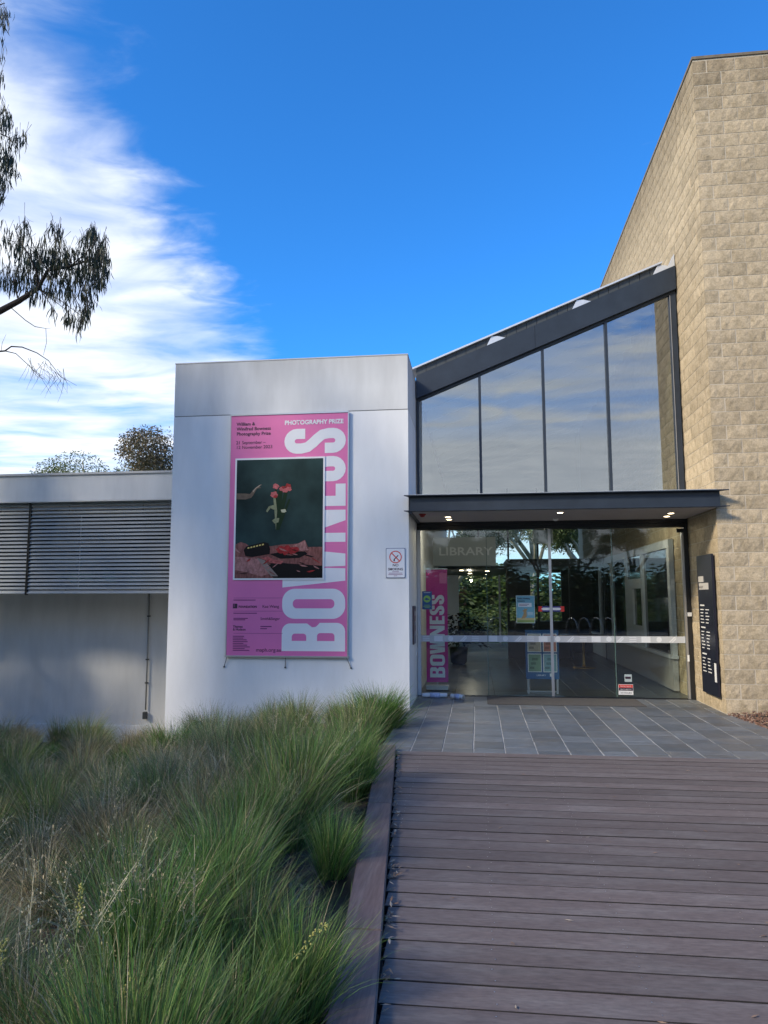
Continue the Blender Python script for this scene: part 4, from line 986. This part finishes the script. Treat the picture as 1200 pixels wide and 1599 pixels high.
def gum_variant(seed, H, R, cols, n, ls=.16, trunk_col=None):
    r = random.Random(seed); bm = bmesh.new(); clumps = []
    fork = H*r.uniform(.28, .4); top = Vector((r.uniform(-.4, .4), r.uniform(-.4, .4), fork))
    bm_tube(bm, [(0, 0, -.1), (.05, .02, fork*.5), tuple(top)], [H*.030, H*.024, H*.020], 8)
    for i in range(r.randint(5, 7)):
        a = i*1.1+r.uniform(0, .7); tip = Vector((math.cos(a)*R*r.uniform(.45, .9), math.sin(a)*R*r.uniform(.45, .9), H*r.uniform(.58, .98)))
        mid = top.lerp(tip, .5)+Vector((r.uniform(-.3, .3), r.uniform(-.3, .3), r.uniform(0, .5)))
        bm_tube(bm, [tuple(top), tuple(mid), tuple(tip)], [H*.015, H*.009, H*.003], 6)
        for q in range(4):
            c = mid.lerp(tip, r.uniform(.3, 1.05))+Vector((r.uniform(-.5, .5), r.uniform(-.5, .5), r.uniform(-.3, .4)))*R*.25
            s = R*r.uniform(.16, .34); clumps.append((c, (s, s, s*.75)))
    return from_bm('trunk', bm, True), leaf_mesh_cloud(clumps, n, ls, ls*.16, cols, seed)
GREENS = [(.07, .11, .04), (.09, .13, .045), (.12, .15, .06), (.05, .075, .035)]
OLIVE = [(.11, .13, .045), (.14, .15, .06), (.09, .10, .04), (.16, .13, .07)]
BROWN = [(.13, .11, .06), (.17, .13, .08), (.10, .09, .045), (.08, .085, .04)]
def build_trees():
    var = [gum_variant(1, 7.0, 3.4, GREENS, 14000, .20), gum_variant(2, 8.0, 3.0, GREENS, 14000, .20), gum_variant(3, 6.0, 3.6, OLIVE, 13000, .20), gum_variant(4, 6.5, 3.0, BROWN, 12000, .17)]
    var += [gum_variant(5, 7.0, 3.0, GREENS, 5000, .20), gum_variant(6, 7.0, 3.0, GREENS, 4200, .20)]
    var += [gum_variant(3, 6.0, 3.0, [(.11, .14, .045), (.14, .16, .06), (.09, .11, .04)], 34000, .115), gum_variant(4, 6.5, 3.0, [(.14, .115, .065), (.17, .13, .08), (.09, .09, .05)], 34000, .115)]
    for t, c in var: t.materials.append(M_palebark); c.materials.append(M_leaf)
    def put(k, x, y, s, rz, label, group=None, name='gum_tree'):
        root = empty(name, (x, y, gz(x, y)), rz); root.scale = (s, s, s); tag(root, label, 'tree', group)
        link('trunk', var[k][0], None, root); link('crown', var[k][1], None, root); return root
    # over the roof of the low wing
    a = onY(135, 722, 34); put(6, a.x+.9, 34, (a.z+.1)/6.0*.99, .3, 'olive-green treetop showing just above the low wing roof')
    a = onY(215, 702, 30); put(7, a.x+.3, 30, (a.z+.1)/6.5*.87, 1.2, 'round brownish gum crown above the low wing roof')
    a = onY(268, 672, 27); put(7, a.x+1.5, 27, (a.z+.1)/6.5*1.0, 2.9, 'brownish gum crown partly hidden behind the white block')
    # street trees to the left, whose shade falls over the bed, the deck and the white block
    g = 'tall gum trees standing left of the grass bed'
    for i, (x, y, k, sx, sz) in enumerate(((-10.2, 8.6, 4, .95, 1.5), (-9.6, 5.6, 5, .95, 1.4), (-9.2, 2.4, 5, .95, .9), (-8.6, -.8, 5, .95, .9), (-8.4, -4.6, 5, .95, .9))):
        o = put(k, x, y, sx, i*1.7, 'gum tree standing off to the left of the grass bed', g); o.scale = (sx, sx, sz)
    # garden behind the foyer
    g = 'gum trees in the garden behind the foyer'
    for i, (x, y, k, s) in enumerate(((-1.2, 31, 0, .9), (2.6, 38, 1, .9), (-4.2, 38, 1, 1.1), (5.0, 33, 0, .95), (-.4, 44, 2, 1.2), (3.0, 47, 1, 1.2), (6.5, 42, 2, 1.2), (-7, 46, 0, 1.3))):
        put(k, x, y, s, i*1.3, 'pale-trunked green gum tree in the garden seen through the foyer', g)
    # car-park trees behind the viewer, seen only as reflections
    g = 'gum trees across the forecourt mirrored in the glass'
    for i, (x, y, k, s) in enumerate(((-9, -17, 0, .95), (-4.5, -22, 1, .85), (.5, -18, 2, .82), (4.5, -21, 0, .9), (9, -18, 1, .85), (13.5, -22, 2, 1.0), (-14, -23, 1, 1.0), (19, -20, 0, 1.0), (-20, -19, 2, 1.05), (-1.8, -27, 0, .9), (7, -28, 1, .85))):
        put(k, x, y, s, i*.9, 'green gum tree across the forecourt, mirrored in the door glass', g)
    # shrubs closing the view low down, front and back; unseen ones at the left added for shade
    r = random.Random(5)
    sh = leaf_mesh_cloud([(Vector((r.uniform(-1.1, 1.1), r.uniform(-.6, .6), r.uniform(.2, 1.1))), (.5, .5, .45)) for _ in range(14)], 5200, .13, .028, GREENS+[(.10, .14, .04)], 9, .2); sh.name = 'foliage'; sh.materials.append(M_leaf)
    bm = bmesh.new()
    for k in range(5): bm_tube(bm, [(0, 0, -.05), (r.uniform(-.3, .3), r.uniform(-.3, .3), .5), (r.uniform(-.8, .8), r.uniform(-.4, .4), 1.0)], [.03, .02, .008], 5)
    sm = from_bm('stems', bm); sm.materials.append(M_darkbark)
    for grp, lab, spots in (('shrubs along the garden behind the foyer', 'rounded green shrub on the lawn seen through the foyer', [(-9+2.6*i, 41+r.uniform(-2, 3), r.uniform(1.8, 2.5)) for i in range(9)]+[(-3+1.9*i+r.uniform(-.4, .4), 29.5+r.uniform(-1, 2.5), r.uniform(.8, 1.3)) for i in range(7)]),
                            ('shrubs across the forecourt', 'rounded green shrub across the forecourt, mirrored in the doors', [(-18+2.4*i+r.uniform(-.6, .6), -15.5+r.uniform(-1, 1), r.uniform(1.6, 2.6)) for i in range(17)]),
                            ('unseen shrubs added to shade the low wing', 'tall unseen shrub added to shade the low wing wall', [(-10.8, 9.9, 3.0), (-12.8, 8.4, 3.0), (-11.0, 7.2, 2.6), (-9.2, 7.0, 2.0)])):
        for (x, y, s) in spots:
            root = empty('shrub', (x, y, gz(x, y)), r.uniform(0, 6)); root.scale = (s*1.3, s*1.3, s) if x > -9 or y < 0 else (1.2, 1.2, s); tag(root, lab, 'shrub', grp); link('foliage', sh, None, root); link('stems', sm, None, root)
build_trees()

# ------------------------------------------------------------------ gum branches hanging in from the left
def build_near_gum():
    r = random.Random(21); Y = 7.5
    tx, ty = -7.6, 7.7
    root = empty('overhanging_gum', (tx, ty, gz(tx, ty))); tag(root, 'dark gum tree with drooping leafy branch and bare twigs against the sky', 'tree')
    off = Vector((tx, ty, gz(tx, ty)))
    bm = bmesh.new()
    def T(pts, rads, seg=6): bm_tube(bm, [tuple(Vector(p)-off) for p in pts], rads, seg)
    T([(tx, ty, gz(tx, ty)-.2), (tx+.1, ty, 2), (tx+.25, ty-.05, 4.2), (tx+.2, ty, 6.5), (tx+.5, ty, 9.2), (tx+.8, ty, 11)], [.26, .22, .18, .14, .08, .03], 12)
    trunk = link('trunk', from_bm('trunk', bm, True), M_bark, root)
    bm = bmesh.new()
    def P(x, y, dy=0): q = onY(x, y, Y+dy); return Vector(q)
    def branch(px, r0, r1, dy0=0, dy1=0):
        n = len(px); T([P(x, y, dy0+(dy1-dy0)*i/(n-1)) for i, (x, y) in enumerate(px)], [r0+(r1-r0)*i/(n-1) for i in range(n)])
    main = [(-210, 560), (-110, 520), (0, 486), (30, 470), (60, 450), (75, 422), (110, 416), (150, 402)]
    branch(main, .05, .009)
    branch([(60, 450), (58, 425), (48, 402), (30, 375), (22, 350)], .015, .004, 0, -.2)
    branch([(75, 422), (95, 400), (92, 372)], .010, .003, 0, .3); branch([(110, 416), (135, 395), (150, 372)], .009, .003, 0, -.3)
    branch([(85, 420), (110, 450), (125, 480), (122, 505)], .008, .002, 0, .15); branch([(150, 402), (165, 412), (168, 440)], .006, .002)
    branch([(30, 470), (20, 440), (5, 410)], .010, .003, 0, .4)
    # upper sprays cut by the frame
    branch([(-200, 330), (-90, 260), (-20, 200), (10, 170)], .03, .006); branch([(-20, 200), (15, 215), (28, 240)], .008, .003)
    branch([(-180, 130), (-70, 60), (-10, 10), (8, 5)], .025, .004)
    # bare twigs
    branch([(17, 480), (40, 500), (55, 510), (72, 513), (73, 535), (68, 555)], .0055, .002, 0, .1)
    branch([(-120, 560), (-30, 551), (8, 548), (18, 541), (35, 542), (58, 551), (76, 563), (95, 588), (120, 602)], .012, .0015, .1, .1)
    branch([(8, 548), (25, 552), (48, 573), (66, 592), (80, 615)], .006, .0012, .1, .1)
    branch([(72, 513), (82, 512)], .002, .001); branch([(2, 548), (4, 535), (10, 522)], .003, .001, .1, .1)
    for i in range(46):
        t = r.random(); x0 = 42+60*t; y0 = 562+28*t+r.uniform(-14, 12); a = r.uniform(.6, 2.3); L = r.uniform(12, 38)
        x1, y1 = x0+math.cos(a)*L, y0+math.sin(a)*L
        branch([(x0, y0), ((x0+x1)/2+r.uniform(-4, 4), (y0+y1)/2+r.uniform(-3, 3)), (x1, y1)], .0022, .0008, .1, .1+r.uniform(-.15, .15))
    V, F, C = [], [], []
    def leaf(p, L, w, a, lean):
        # narrow sickle leaf hanging down, bent along its length
        d = Vector((math.sin(lean)*math.cos(a), math.sin(lean)*math.sin(a), -math.cos(lean))); side = Vector((-math.sin(a), math.cos(a), 0)); side = (side - d*side.dot(d)).normalized()
        bend = r.uniform(-.16, .16)*L; b = len(V); out = d.cross(side)
        prof = ((0, .15), (.25, .8), (.5, 1), (.75, .7), (1, .05))
        for t, k in prof:
            c = p + d*L*t + out*bend*math.sin(math.pi*t) + Vector((0, 0, -1))*0
            V.extend([tuple(c+side*w*k*.5-off), tuple(c-side*w*k*.5-off)])
        for q in range(4): F.append((b+2*q, b+2*q+1, b+2*q+3, b+2*q+2))
        k = r.uniform(.7, 1.3); C.extend([(.028*k, .040*k, .022*k, 1)]*16)
    twig = bm
    def spray(x, y, rx, ry, n, dy=.5):
        for i in range(n):
            a = r.uniform(0, 6.28); t = math.sqrt(r.random()); px_, py_ = x+math.cos(a)*rx*t, y+math.sin(a)*ry*t
            z = r.uniform(-dy, dy); c = P(px_, py_, z)
            m = r.randint(3, 6)
            if r.random() < .5:
                e = c+Vector((r.uniform(-.06, .06), r.uniform(-.06, .06), r.uniform(.06, .16))); T([e, c, c+Vector((0, 0, -.05))], [.0022, .0014, .0009], 4)
            for q in range(m): leaf(c+Vector((r.uniform(-.035, .035), r.uniform(-.035, .035), r.uniform(-.04, .05))), r.uniform(.08, .16), r.uniform(.009, .015), r.uniform(0, 6.28), abs(r.gauss(0, .35)))
    for s in ((20, 385, 22, 30, 26), (38, 355, 8, 12, 8), (45, 395, 24, 24, 40), (85, 375, 14, 24, 36), (75, 410, 30, 24, 60), (30, 425, 36, 22, 55), (110, 415, 26, 28, 75), (145, 395, 20, 36, 95), (155, 420, 16, 34, 85), (128, 445, 24, 28, 62), (60, 452, 22, 22, 44), (22, 445, 22, 16, 30), (95, 450, 18, 20, 36), (108, 495, 9, 18, 18), (126, 500, 13, 22, 32), (84, 492, 4, 12, 6), (140, 470, 10, 16, 16), (148, 368, 6, 12, 10)):
        mx, my = min(main[2:], key=lambda q: (q[0]-s[0])**2+(q[1]-s[1])**2)
        branch([(mx, my), ((mx+s[0])/2+r.uniform(-4, 4), (my+s[1])/2-6), (s[0], s[1]-8), (s[0]+r.uniform(-6, 10), s[1]+s[3]*.5)], .006, .0015, 0, r.uniform(-.2, .2))
        for _ in range(3): branch([(s[0], s[1]-8), (s[0]+r.uniform(-.6, .6)*s[2], s[1]-s[3]*r.uniform(.2, .8)), (s[0]+r.uniform(-1, 1)*s[2], s[1]+r.uniform(-.9, .2)*s[3])], .0028, .001, 0, r.uniform(-.4, .4))
        spray(s[0], s[1]-6, s[2], s[3], int(s[4]*.85))
    for s in ((-10, 215, 44, 40, 150), (-4, 260, 34, 28, 90), (8, 180, 12, 16, 18), (-8, 300, 16, 14, 14), (38, 213, 8, 6, 5), (-20, 350, 26, 20, 25), (-6, 25, 24, 18, 36), (2, 70, 4, 22, 5), (2, 130, 4, 20, 5), (-60, 130, 50, 60, 60), (-70, 300, 50, 80, 80), (-60, 440, 50, 40, 60)):
        spray(s[0], s[1], s[2], s[3], s[4])
    link('branches', from_bm('branches', bm, True), M_darkbark, root)
    me = mesh('leaves', V, F); at = me.color_attributes.new('col', 'FLOAT_COLOR', 'CORNER')
    for i, c in enumerate(C): at.data[i].color = c
    link('leaves', me, M_leaf, root)
build_near_gum()

# ------------------------------------------------------------------ grass bed
def grass_meshes(seed, n, L0, L1, rbase, spread, cols, w=.0052, straw=.27, wind=(.16, .03), droop=1.0):
    r = random.Random(seed); V, F, C = [], [], []
    for i in range(n):
        a = r.uniform(0, 6.28); t = math.sqrt(r.random()); p = Vector((math.cos(a)*rbase*t, math.sin(a)*rbase*t, 0))
        a2 = a + r.gauss(0, 1.0); lean = abs(r.gauss(0, spread))*(.35+.65*t) + .05
        dirn = Vector((math.cos(a2)*lean+wind[0]*r.uniform(.3, 1), math.sin(a2)*lean+wind[1]*r.uniform(.3, 1), 1)).normalized()
        L = r.uniform(L0, L1); ww = w*r.uniform(.6, 1.3); nseg = 6; ph = r.uniform(0, 6.28); sd = Vector((math.cos(ph), math.sin(ph), 0))
        bend = Vector((math.cos(a2)+wind[0]*1.5, math.sin(a2)+wind[1]*1.5, 0))
        dr = r.uniform(.15, 1.35)*droop
        isst = r.random() < straw; col = r.choice(cols) if not isst else r.choice(((.30, .25, .15), (.24, .19, .10), (.36, .31, .20)))
        k = r.uniform(.4, 1.9); b = len(V); pos = p.copy(); d = dirn.copy()
        for s in range(nseg+1):
            f = s/nseg; hw = ww*.5*(1-f**2.2)+.0003
            V.extend([tuple(pos+sd*hw), tuple(pos-sd*hw)])
            d = (d + bend*dr*.22*f + Vector((0, 0, -1))*dr*.34*f*f).normalized(); pos = pos + d*(L/nseg)
        for s in range(nseg):
            F.append((b+2*s, b+2*s+1, b+2*s+3, b+2*s+2)); C.extend([(col[0]*k, col[1]*k, col[2]*k, 1)]*4)
    me = mesh('blades', V, F); at = me.color_attributes.new('col', 'FLOAT_COLOR', 'CORNER')
    at.data.foreach_set('color', [x for c in C for x in c]); me.materials.append(M_grass); return me
def seed_mesh(seed, n, L0, L1, wind=(.3, .1), col=(.46, .43, .29)):
    r = random.Random(seed); V, F, C = [], [], []
    def strip(p, q, w, c):
        b = len(V); d = (q-p).normalized(); s = d.orthogonal().normalized()*w
        a = r.uniform(0, 6.28); s = Matrix.Rotation(a, 3, d) @ s
        V.extend([tuple(p+s), tuple(p-s), tuple(q-s*.5), tuple(q+s*.5)]); F.append((b, b+1, b+2, b+3)); C.extend([(*c, 1)]*4)
    for i in range(n):
        a = r.uniform(0, 6.28); p = Vector((math.cos(a)*.07, math.sin(a)*.07, .05)); L = r.uniform(L0, L1); k = r.uniform(.75, 1.25); c = (col[0]*k, col[1]*k, col[2]*k)
        d = Vector((r.gauss(0, .22)+wind[0]*r.uniform(.2, 1), r.gauss(0, .22)+wind[1]*r.uniform(.2, 1), 1)).normalized(); pts = [p.copy()]
        for s in range(7):
            d = (d+Vector((wind[0]*.06, wind[1]*.06, -.03))).normalized(); pts.append(pts[-1]+d*L/7)
        for s in range(7): strip(pts[s], pts[s+1], .0015, c)
        for s in range(26):                                      # open panicle
            t = r.uniform(.62, 1.0); f = t*7; j = min(6, int(f)); o = pts[j].lerp(pts[j+1], f-j); bl = .10*(1.15-t)+.015
            e = o+Vector((r.uniform(-1, 1)*bl, r.uniform(-1, 1)*bl, r.uniform(-.1, .9)*bl)); strip(o, e, .0006, c)
            strip(e, e+Vector((r.uniform(-.004, .004), r.uniform(-.004, .004), r.uniform(-.014, .006))), 0.0034, (c[0]*1.25, c[1]*1.1, c[2]))
    me = mesh('seed_heads', V, F); at = me.color_attributes.new('col', 'FLOAT_COLOR', 'CORNER'); at.data.foreach_set('color', [x for c in C for x in c]); me.materials.append(M_grass); return me
G1 = [(.115, .18, .048), (.09, .15, .04), (.17, .225, .07), (.10, .165, .055)]
G2 = [(.13, .19, .08), (.105, .165, .068), (.18, .22, .095)]
G3 = [(.25, .22, .12), (.34, .29, .17), (.16, .19, .075)]
G4 = [(.07, .17, .03), (.10, .20, .04), (.05, .12, .028)]
def build_grass():
    gm = [grass_meshes(11, 1150, .45, .95, .15, .45, G1), grass_meshes(12, 1150, .45, .90, .16, .55, G2), grass_meshes(13, 1100, .40, .80, .15, .60, G1, straw=.25),
          grass_meshes(14, 1100, .40, .80, .15, .70, G3, straw=.45, droop=1.3), grass_meshes(15, 1900, .30, .58, .15, .75, G4, straw=.06, wind=(.12, 0), droop=1.2), grass_meshes(16, 1200, .5, .95, .12, .32, G4+G1, straw=.08, wind=(.15, 0), droop=.8, w=.0052)]
    sm = [seed_mesh(31, 11, .75, 1.1), seed_mesh(32, 9, .7, 1.05, col=(.38, .38, .22)), seed_mesh(33, 8, .6, .95, col=(.48, .43, .31))]
    sms = [seed_mesh(34, 14, .6, .9, col=(.30, .33, .18))]
    grp = 'tussocks filling the sloping bed'
    kinds = {0: 'long arching green', 1: 'blue-green arching', 2: 'green-and-straw', 3: 'straw-coloured windblown', 4: 'short bright green', 5: 'upright fresh green'}
    def describe(k, x, y, s, sd):
        e = (kerb_x(y)-.178 if y < 7.95 else -1.02) - x
        where = 'beside the timber kerb' if e < .7 and y < 7.95 else 'by the slate paving edge' if e < .9 else 'at the foot of the white block' if y > 9.2 and x > BX0-.3 else 'below the low wing wall' if y > 9.0 else 'beyond the flowering rushes' if y > 5.5 else 'among the flowering rushes' if y < 3.4 else 'in the middle of the bed'
        return ('big ' if s > .93 else 'small ' if s < .76 else '') + kinds[k] + ' grass tussock ' + ('with seed heads ' if sd is not None else '') + where
    def put(k, x, y, s, rz, seed=None, label=None, hs=1.0):
        root = empty('grass_tussock', (x, y, gz(x, y)-.02), rz); root.scale = (s, s, s*hs); tag(root, label or describe(k, x, y, s, seed), 'grass', grp if not label else None)
        link('blades', gm[k], None, root)
        if seed is not None: tag(link('seed_heads', seed, None, root), kind='stuff')
    r = random.Random(77); pts = []
    special = [((590, 1150), 4, 1.25, 'dense bright green tussock at the corner of white wall and paving', None), ((268, 1190), 4, 1.2, 'bright green tussock at the left foot of the white block', None)]
    for (px_, py), k, s, lb, sd in special:
        p = onZ(px_, py, -.12 if px_ > 400 else -.45); pts.append((p.x, p.y)); put(k, p.x, p.y, s, .3, sd, lb)
    y = 2.0
    tries = 0
    while tries < 5000:
        tries += 1
        x = r.uniform(-8.2, -.3); y = r.uniform(1.9, 11.6)
        edge = kerb_x(y)-.178 if y < 7.95 else -1.02
        if x > edge-.13: continue
        if y > 10.55 and x > BX0-.15: continue
        near_e = edge-x
        q = proj((x, y, .2))
        if not q or q[0] < -130 or q[1] > 2000: continue
        bare = (x > -2.0 and 7.6 < y < 9.4) or (near_e < .5 and (6.4 < y < 7.2 or 3.8 < y < 4.15))
        dmin = .34 + .02*y
        if bare: dmin = .75
        if any((x-a)**2+(y-b)**2 < dmin*dmin for a, b in pts): continue
        pts.append((x, y))
        near_k = edge - x
        if near_k < .85 and y < 6.5: k = r.choice((5, 5, 0))
        elif y > 8.0: k = r.choice((3, 3, 2, 4, 0) if x < -2.2 else (3, 2, 4))
        elif x < -2.4: k = r.choice((1, 2, 3, 3, 2))
        else: k = r.choice((0, 1, 2, 3, 2, 3))
        sc = r.uniform(.62, .98) if y > 5 else r.uniform(.58, .88)
        if y > 9.5: sc *= .85
        sd = None
        if r.random() < (.45 if x < -1.4 else .25): sd = r.choice(sm if y < 6.5 else sms+sm[1:])
        if near_k < .25: sc *= .85
        put(k, x, y, sc, r.gauss(0, .5) if r.random() < .45 else r.uniform(0, 6.28), sd)
    for i, (px_, Y, s_) in enumerate(((45, 2.75, .9), (150, 2.7, .85), (280, 3.0, .8))):
        p = onY(px_, 1640, Y); root = empty('seeding_tussock', (p.x, Y, gz(p.x, Y)), i*1.3); root.scale = (s_, s_, s_); tag(root, 'sparse clump of tall pale seeding stalks among the flowering rushes', 'grass', 'pale seeding stalks among the rushes')
        tag(link('seed_heads', sm[i % 3], None, root), kind='stuff'); link('dry_blades', gm[3], None, root).scale = (.7, .7, .5)
    # strap-leaved rushes with yellow flower spikes
    fl = mat('rush_flower', (.36, .34, .09), .7, var=.4, nscale=60)
    spots = (((112, 1640), 1345, 2.7, 'tall rush with yellow flower spike rising through the grass'), ((190, 1700), 1500, 2.5, 'short rush with pale yellow flower spike low in the grass'), ((-8, 1640), 1440, 2.7, 'rush with golden flower spike, half cut by the picture edge'), ((380, 1640), 1415, 2.7, 'rush arching right over the timber kerb with yellow tip'))
    for i, ((px_, py), top, Y, lb) in enumerate(spots):
        if i == 2: lb = 'rush with a stout golden flower spike beside the tall grass stalks'
        b = onY(px_, py, Y); t = onY(px_+(20 if i != 3 else 155), top, Y+.25)
        z0 = gz(b.x, b.y); root = empty('flowering_rush', (b.x, b.y, z0)); tag(root, lb, 'plant')
        base = Vector((0, 0, 0)); tip = Vector((t.x-b.x, t.y-b.y, t.z-z0)); mid = base.lerp(tip, .55)+Vector((-.05 if i == 3 else -.01, 0, .06))
        tube('stem', [base, mid, tip], [.0045, .0038, .0012], mat('rush_stem', (.11, .17, .04), .5), root, 6)
        rr = random.Random(i); bm = bmesh.new()
        f0 = (.62, .86)
        for q in range(46):
            f = rr.uniform(*f0); p = mid.lerp(tip, (f-.55)/.45)+Vector((rr.uniform(-.014, .014), rr.uniform(-.014, .014), rr.uniform(-.01, .01)))
            bmesh.ops.create_icosphere(bm, subdivisions=1, radius=rr.uniform(.0035, .006), matrix=Matrix.Translation(p))
        link('flower_spike', from_bm('flower_spike', bm), fl, root)
        V, F = [], []
        for q in range(9):
            a = rr.uniform(0, 6.28); L = rr.uniform(.5, .85); d = Vector((math.cos(a)*.3, math.sin(a)*.3, 1)).normalized(); sd = Vector((-math.sin(a), math.cos(a), 0))*.004; pos = Vector((math.cos(a)*.02, math.sin(a)*.02, 0)); bb = len(V)
            for s in range(7): V.extend([tuple(pos+sd*(1-s/7)), tuple(pos-sd*(1-s/7))]); d = (d+Vector((math.cos(a)*.05, math.sin(a)*.05, -.05*s/6))).normalized(); pos = pos+d*L/6
            for s in range(6): F.append((bb+2*s, bb+2*s+1, bb+2*s+3, bb+2*s+2))
        link('strap_leaves', mesh('strap_leaves', V, F), MATS['rush_stem'], root)
    # low ragged undergrowth and fallen leaves over the soil
    r = random.Random(5); V, F, C = [], [], []
    for i in range(42000):
        x = r.uniform(-8, -.6); y = r.uniform(1.9, 11.8)
        edge = kerb_x(y)-.19 if y < 7.95 else -1.06
        if x > edge or (y > 10.7 and x > BX0): continue
        q = proj((x, y, -.3))
        if not q or q[0] < -40: continue
        p = Vector((x, y, gz(x, y))); a = r.uniform(0, 6.28); b = len(V)
        if r.random() < .55:
            L = r.uniform(.08, .30); d = Vector((math.cos(a)*.8, math.sin(a)*.8, r.uniform(.15, 1.2))).normalized(); s = Vector((-math.sin(a), math.cos(a), 0))*.0016; c = r.choice(G3+G1+[(.25, .20, .13), (.20, .15, .09)])
            V.extend([tuple(p+s), tuple(p-s), tuple(p+d*L*.6-s), tuple(p+d*L*.6+s)]); V.append(tuple(p+d*L+Vector((0, 0, -.3*L)))); F.append((b, b+1, b+2, b+3)); F.append((b+3, b+2, b+4)); C.extend([(*c, 1)]*7)
        else:
            L = r.uniform(.03, .09); w = L*.13; u = Vector((math.cos(a), math.sin(a), r.uniform(-.2, .3))); s = Vector((-math.sin(a), math.cos(a), r.uniform(-.3, .3))); p.z += r.uniform(.004, .02); c = r.choice(((.22, .16, .10), (.30, .24, .17), (.14, .09, .06)))
            V.extend([tuple(p-u*L/2), tuple(p+s*w), tuple(p+u*L/2), tuple(p-s*w)]); F.append((b, b+1, b+2, b+3)); C.extend([(*c, 1)]*4)
    me = mesh('undergrowth', V, F); at = me.color_attributes.new('col', 'FLOAT_COLOR', 'CORNER'); at.data.foreach_set('color', [x for c in C for x in c])
    o = link('undergrowth', me, M_grass); tag(o, 'short ragged grass and fallen leaves between the tussocks', 'ground cover', kind='stuff')
build_grass()

# ------------------------------------------------------------------ leaf litter on the deck edge, bark mulch by the tower
def build_litter():
    r = random.Random(8); V, F, C = [], [], []
    def lf(x, y, z, L, a, tilt=.15):
        u = Vector((math.cos(a), math.sin(a), r.uniform(-tilt, tilt))); s = Vector((-math.sin(a), math.cos(a), r.uniform(-.4, .4)))*L*.12; p = Vector((x, y, z)); b = len(V); up = Vector((0, 0, L*.10))
        V.extend([tuple(p-u*L/2), tuple(p+s-up*0), tuple(p+u*L/2), tuple(p-s), tuple(p+up*.6)])
        F.extend([(b, b+3, b+4), (b+3, b+2, b+4), (b+2, b+1, b+4), (b+1, b, b+4)]); c = r.choice(((.28, .20, .14), (.20, .13, .09), (.40, .34, .27), (.33, .22, .15))); C.extend([(*c, 1)]*12)
    for i in range(150):
        y = r.uniform(2.6, 7.8)
        if r.random() < .45: y = r.choice((6.3, 5.9, 5.3, 4.6, 4.4, 3.9, 3.3))+r.gauss(0, .10)
        lf(kerb_x(y)+.02+abs(r.gauss(0, .022)), y, .010+r.uniform(0, .02), r.uniform(.025, .075), r.uniform(0, 6.28), .4)
    for i in range(70): lf(r.uniform(-.4, 3.6), r.uniform(2.8, 7.6), .006, r.uniform(.012, .05), r.uniform(0, 6.28), .05)
    me = mesh('leaf_litter', V, F); at = me.color_attributes.new('col', 'FLOAT_COLOR', 'CORNER'); at.data.foreach_set('color', [x for c in C for x in c])
    o = link('leaf_litter', me, M_leaf); tag(o, 'dry fallen leaves gathered along the boardwalk kerb', 'leaves', kind='stuff')
    bm = bmesh.new(); bm2 = bmesh.new()
    bed = bmesh.new(); nx, ny = 16, 16
    vs = [[bed.verts.new((paving_edge_r(7.0+3.79*j/ny)+.0+3.0*i/nx, 7.0+3.79*j/ny, -.03+.07*min(1, i/3)+.02*noise.noise(Vector((i, j, 0))))) for i in range(nx+1)] for j in range(ny+1)]
    for j in range(ny):
        for i in range(nx): bed.faces.new((vs[j][i], vs[j][i+1], vs[j+1][i+1], vs[j+1][i]))
    for i in range(3800):
        y = r.uniform(7.2, 10.77); t = r.random()**1.5; x = paving_edge_r(y)+t*1.6-.02; z = .0+.05*min(1, t*1.6/.5)+r.uniform(-.02, .012); B = bm if r.random() < .7 else bm2
        L, w, h = r.uniform(.02, .06), r.uniform(.008, .022), r.uniform(.004, .012)
        m = Matrix.Translation((x, y, z)) @ Matrix.Rotation(r.uniform(0, 6.28), 4, 'Z') @ Matrix.Rotation(r.uniform(-.6, .6), 4, 'Y')
        q = [B.verts.new(m @ Vector(v)) for v in ((-L/2, -w/2, 0), (L/2, -w/2*.6, 0), (L/2*.8, w/2, 0), (-L/2, w/2*.7, 0), (-L/2*.8, -w/2*.7, h), (L/2*.8, -w/2*.5, h), (L/2*.7, w/2*.6, h), (-L/2*.8, w/2*.5, h))]
        for f in ((4, 5, 6, 7), (0, 1, 5, 4), (1, 2, 6, 5), (2, 3, 7, 6), (3, 0, 4, 7)): B.faces.new([q[k] for k in f])
    root = link('mulch_bed', from_bm('mulch_bed', bed, True), M_soil); tag(root, 'reddish bark mulch bed at the foot of the block tower', 'mulch', kind='stuff')
    for b_, m in ((bm, M_mulch[0]), (bm2, M_mulch[1])): o = link('bark_chips', from_bm('bark_chips', b_), m, root); tag(o, kind='stuff')
build_litter()
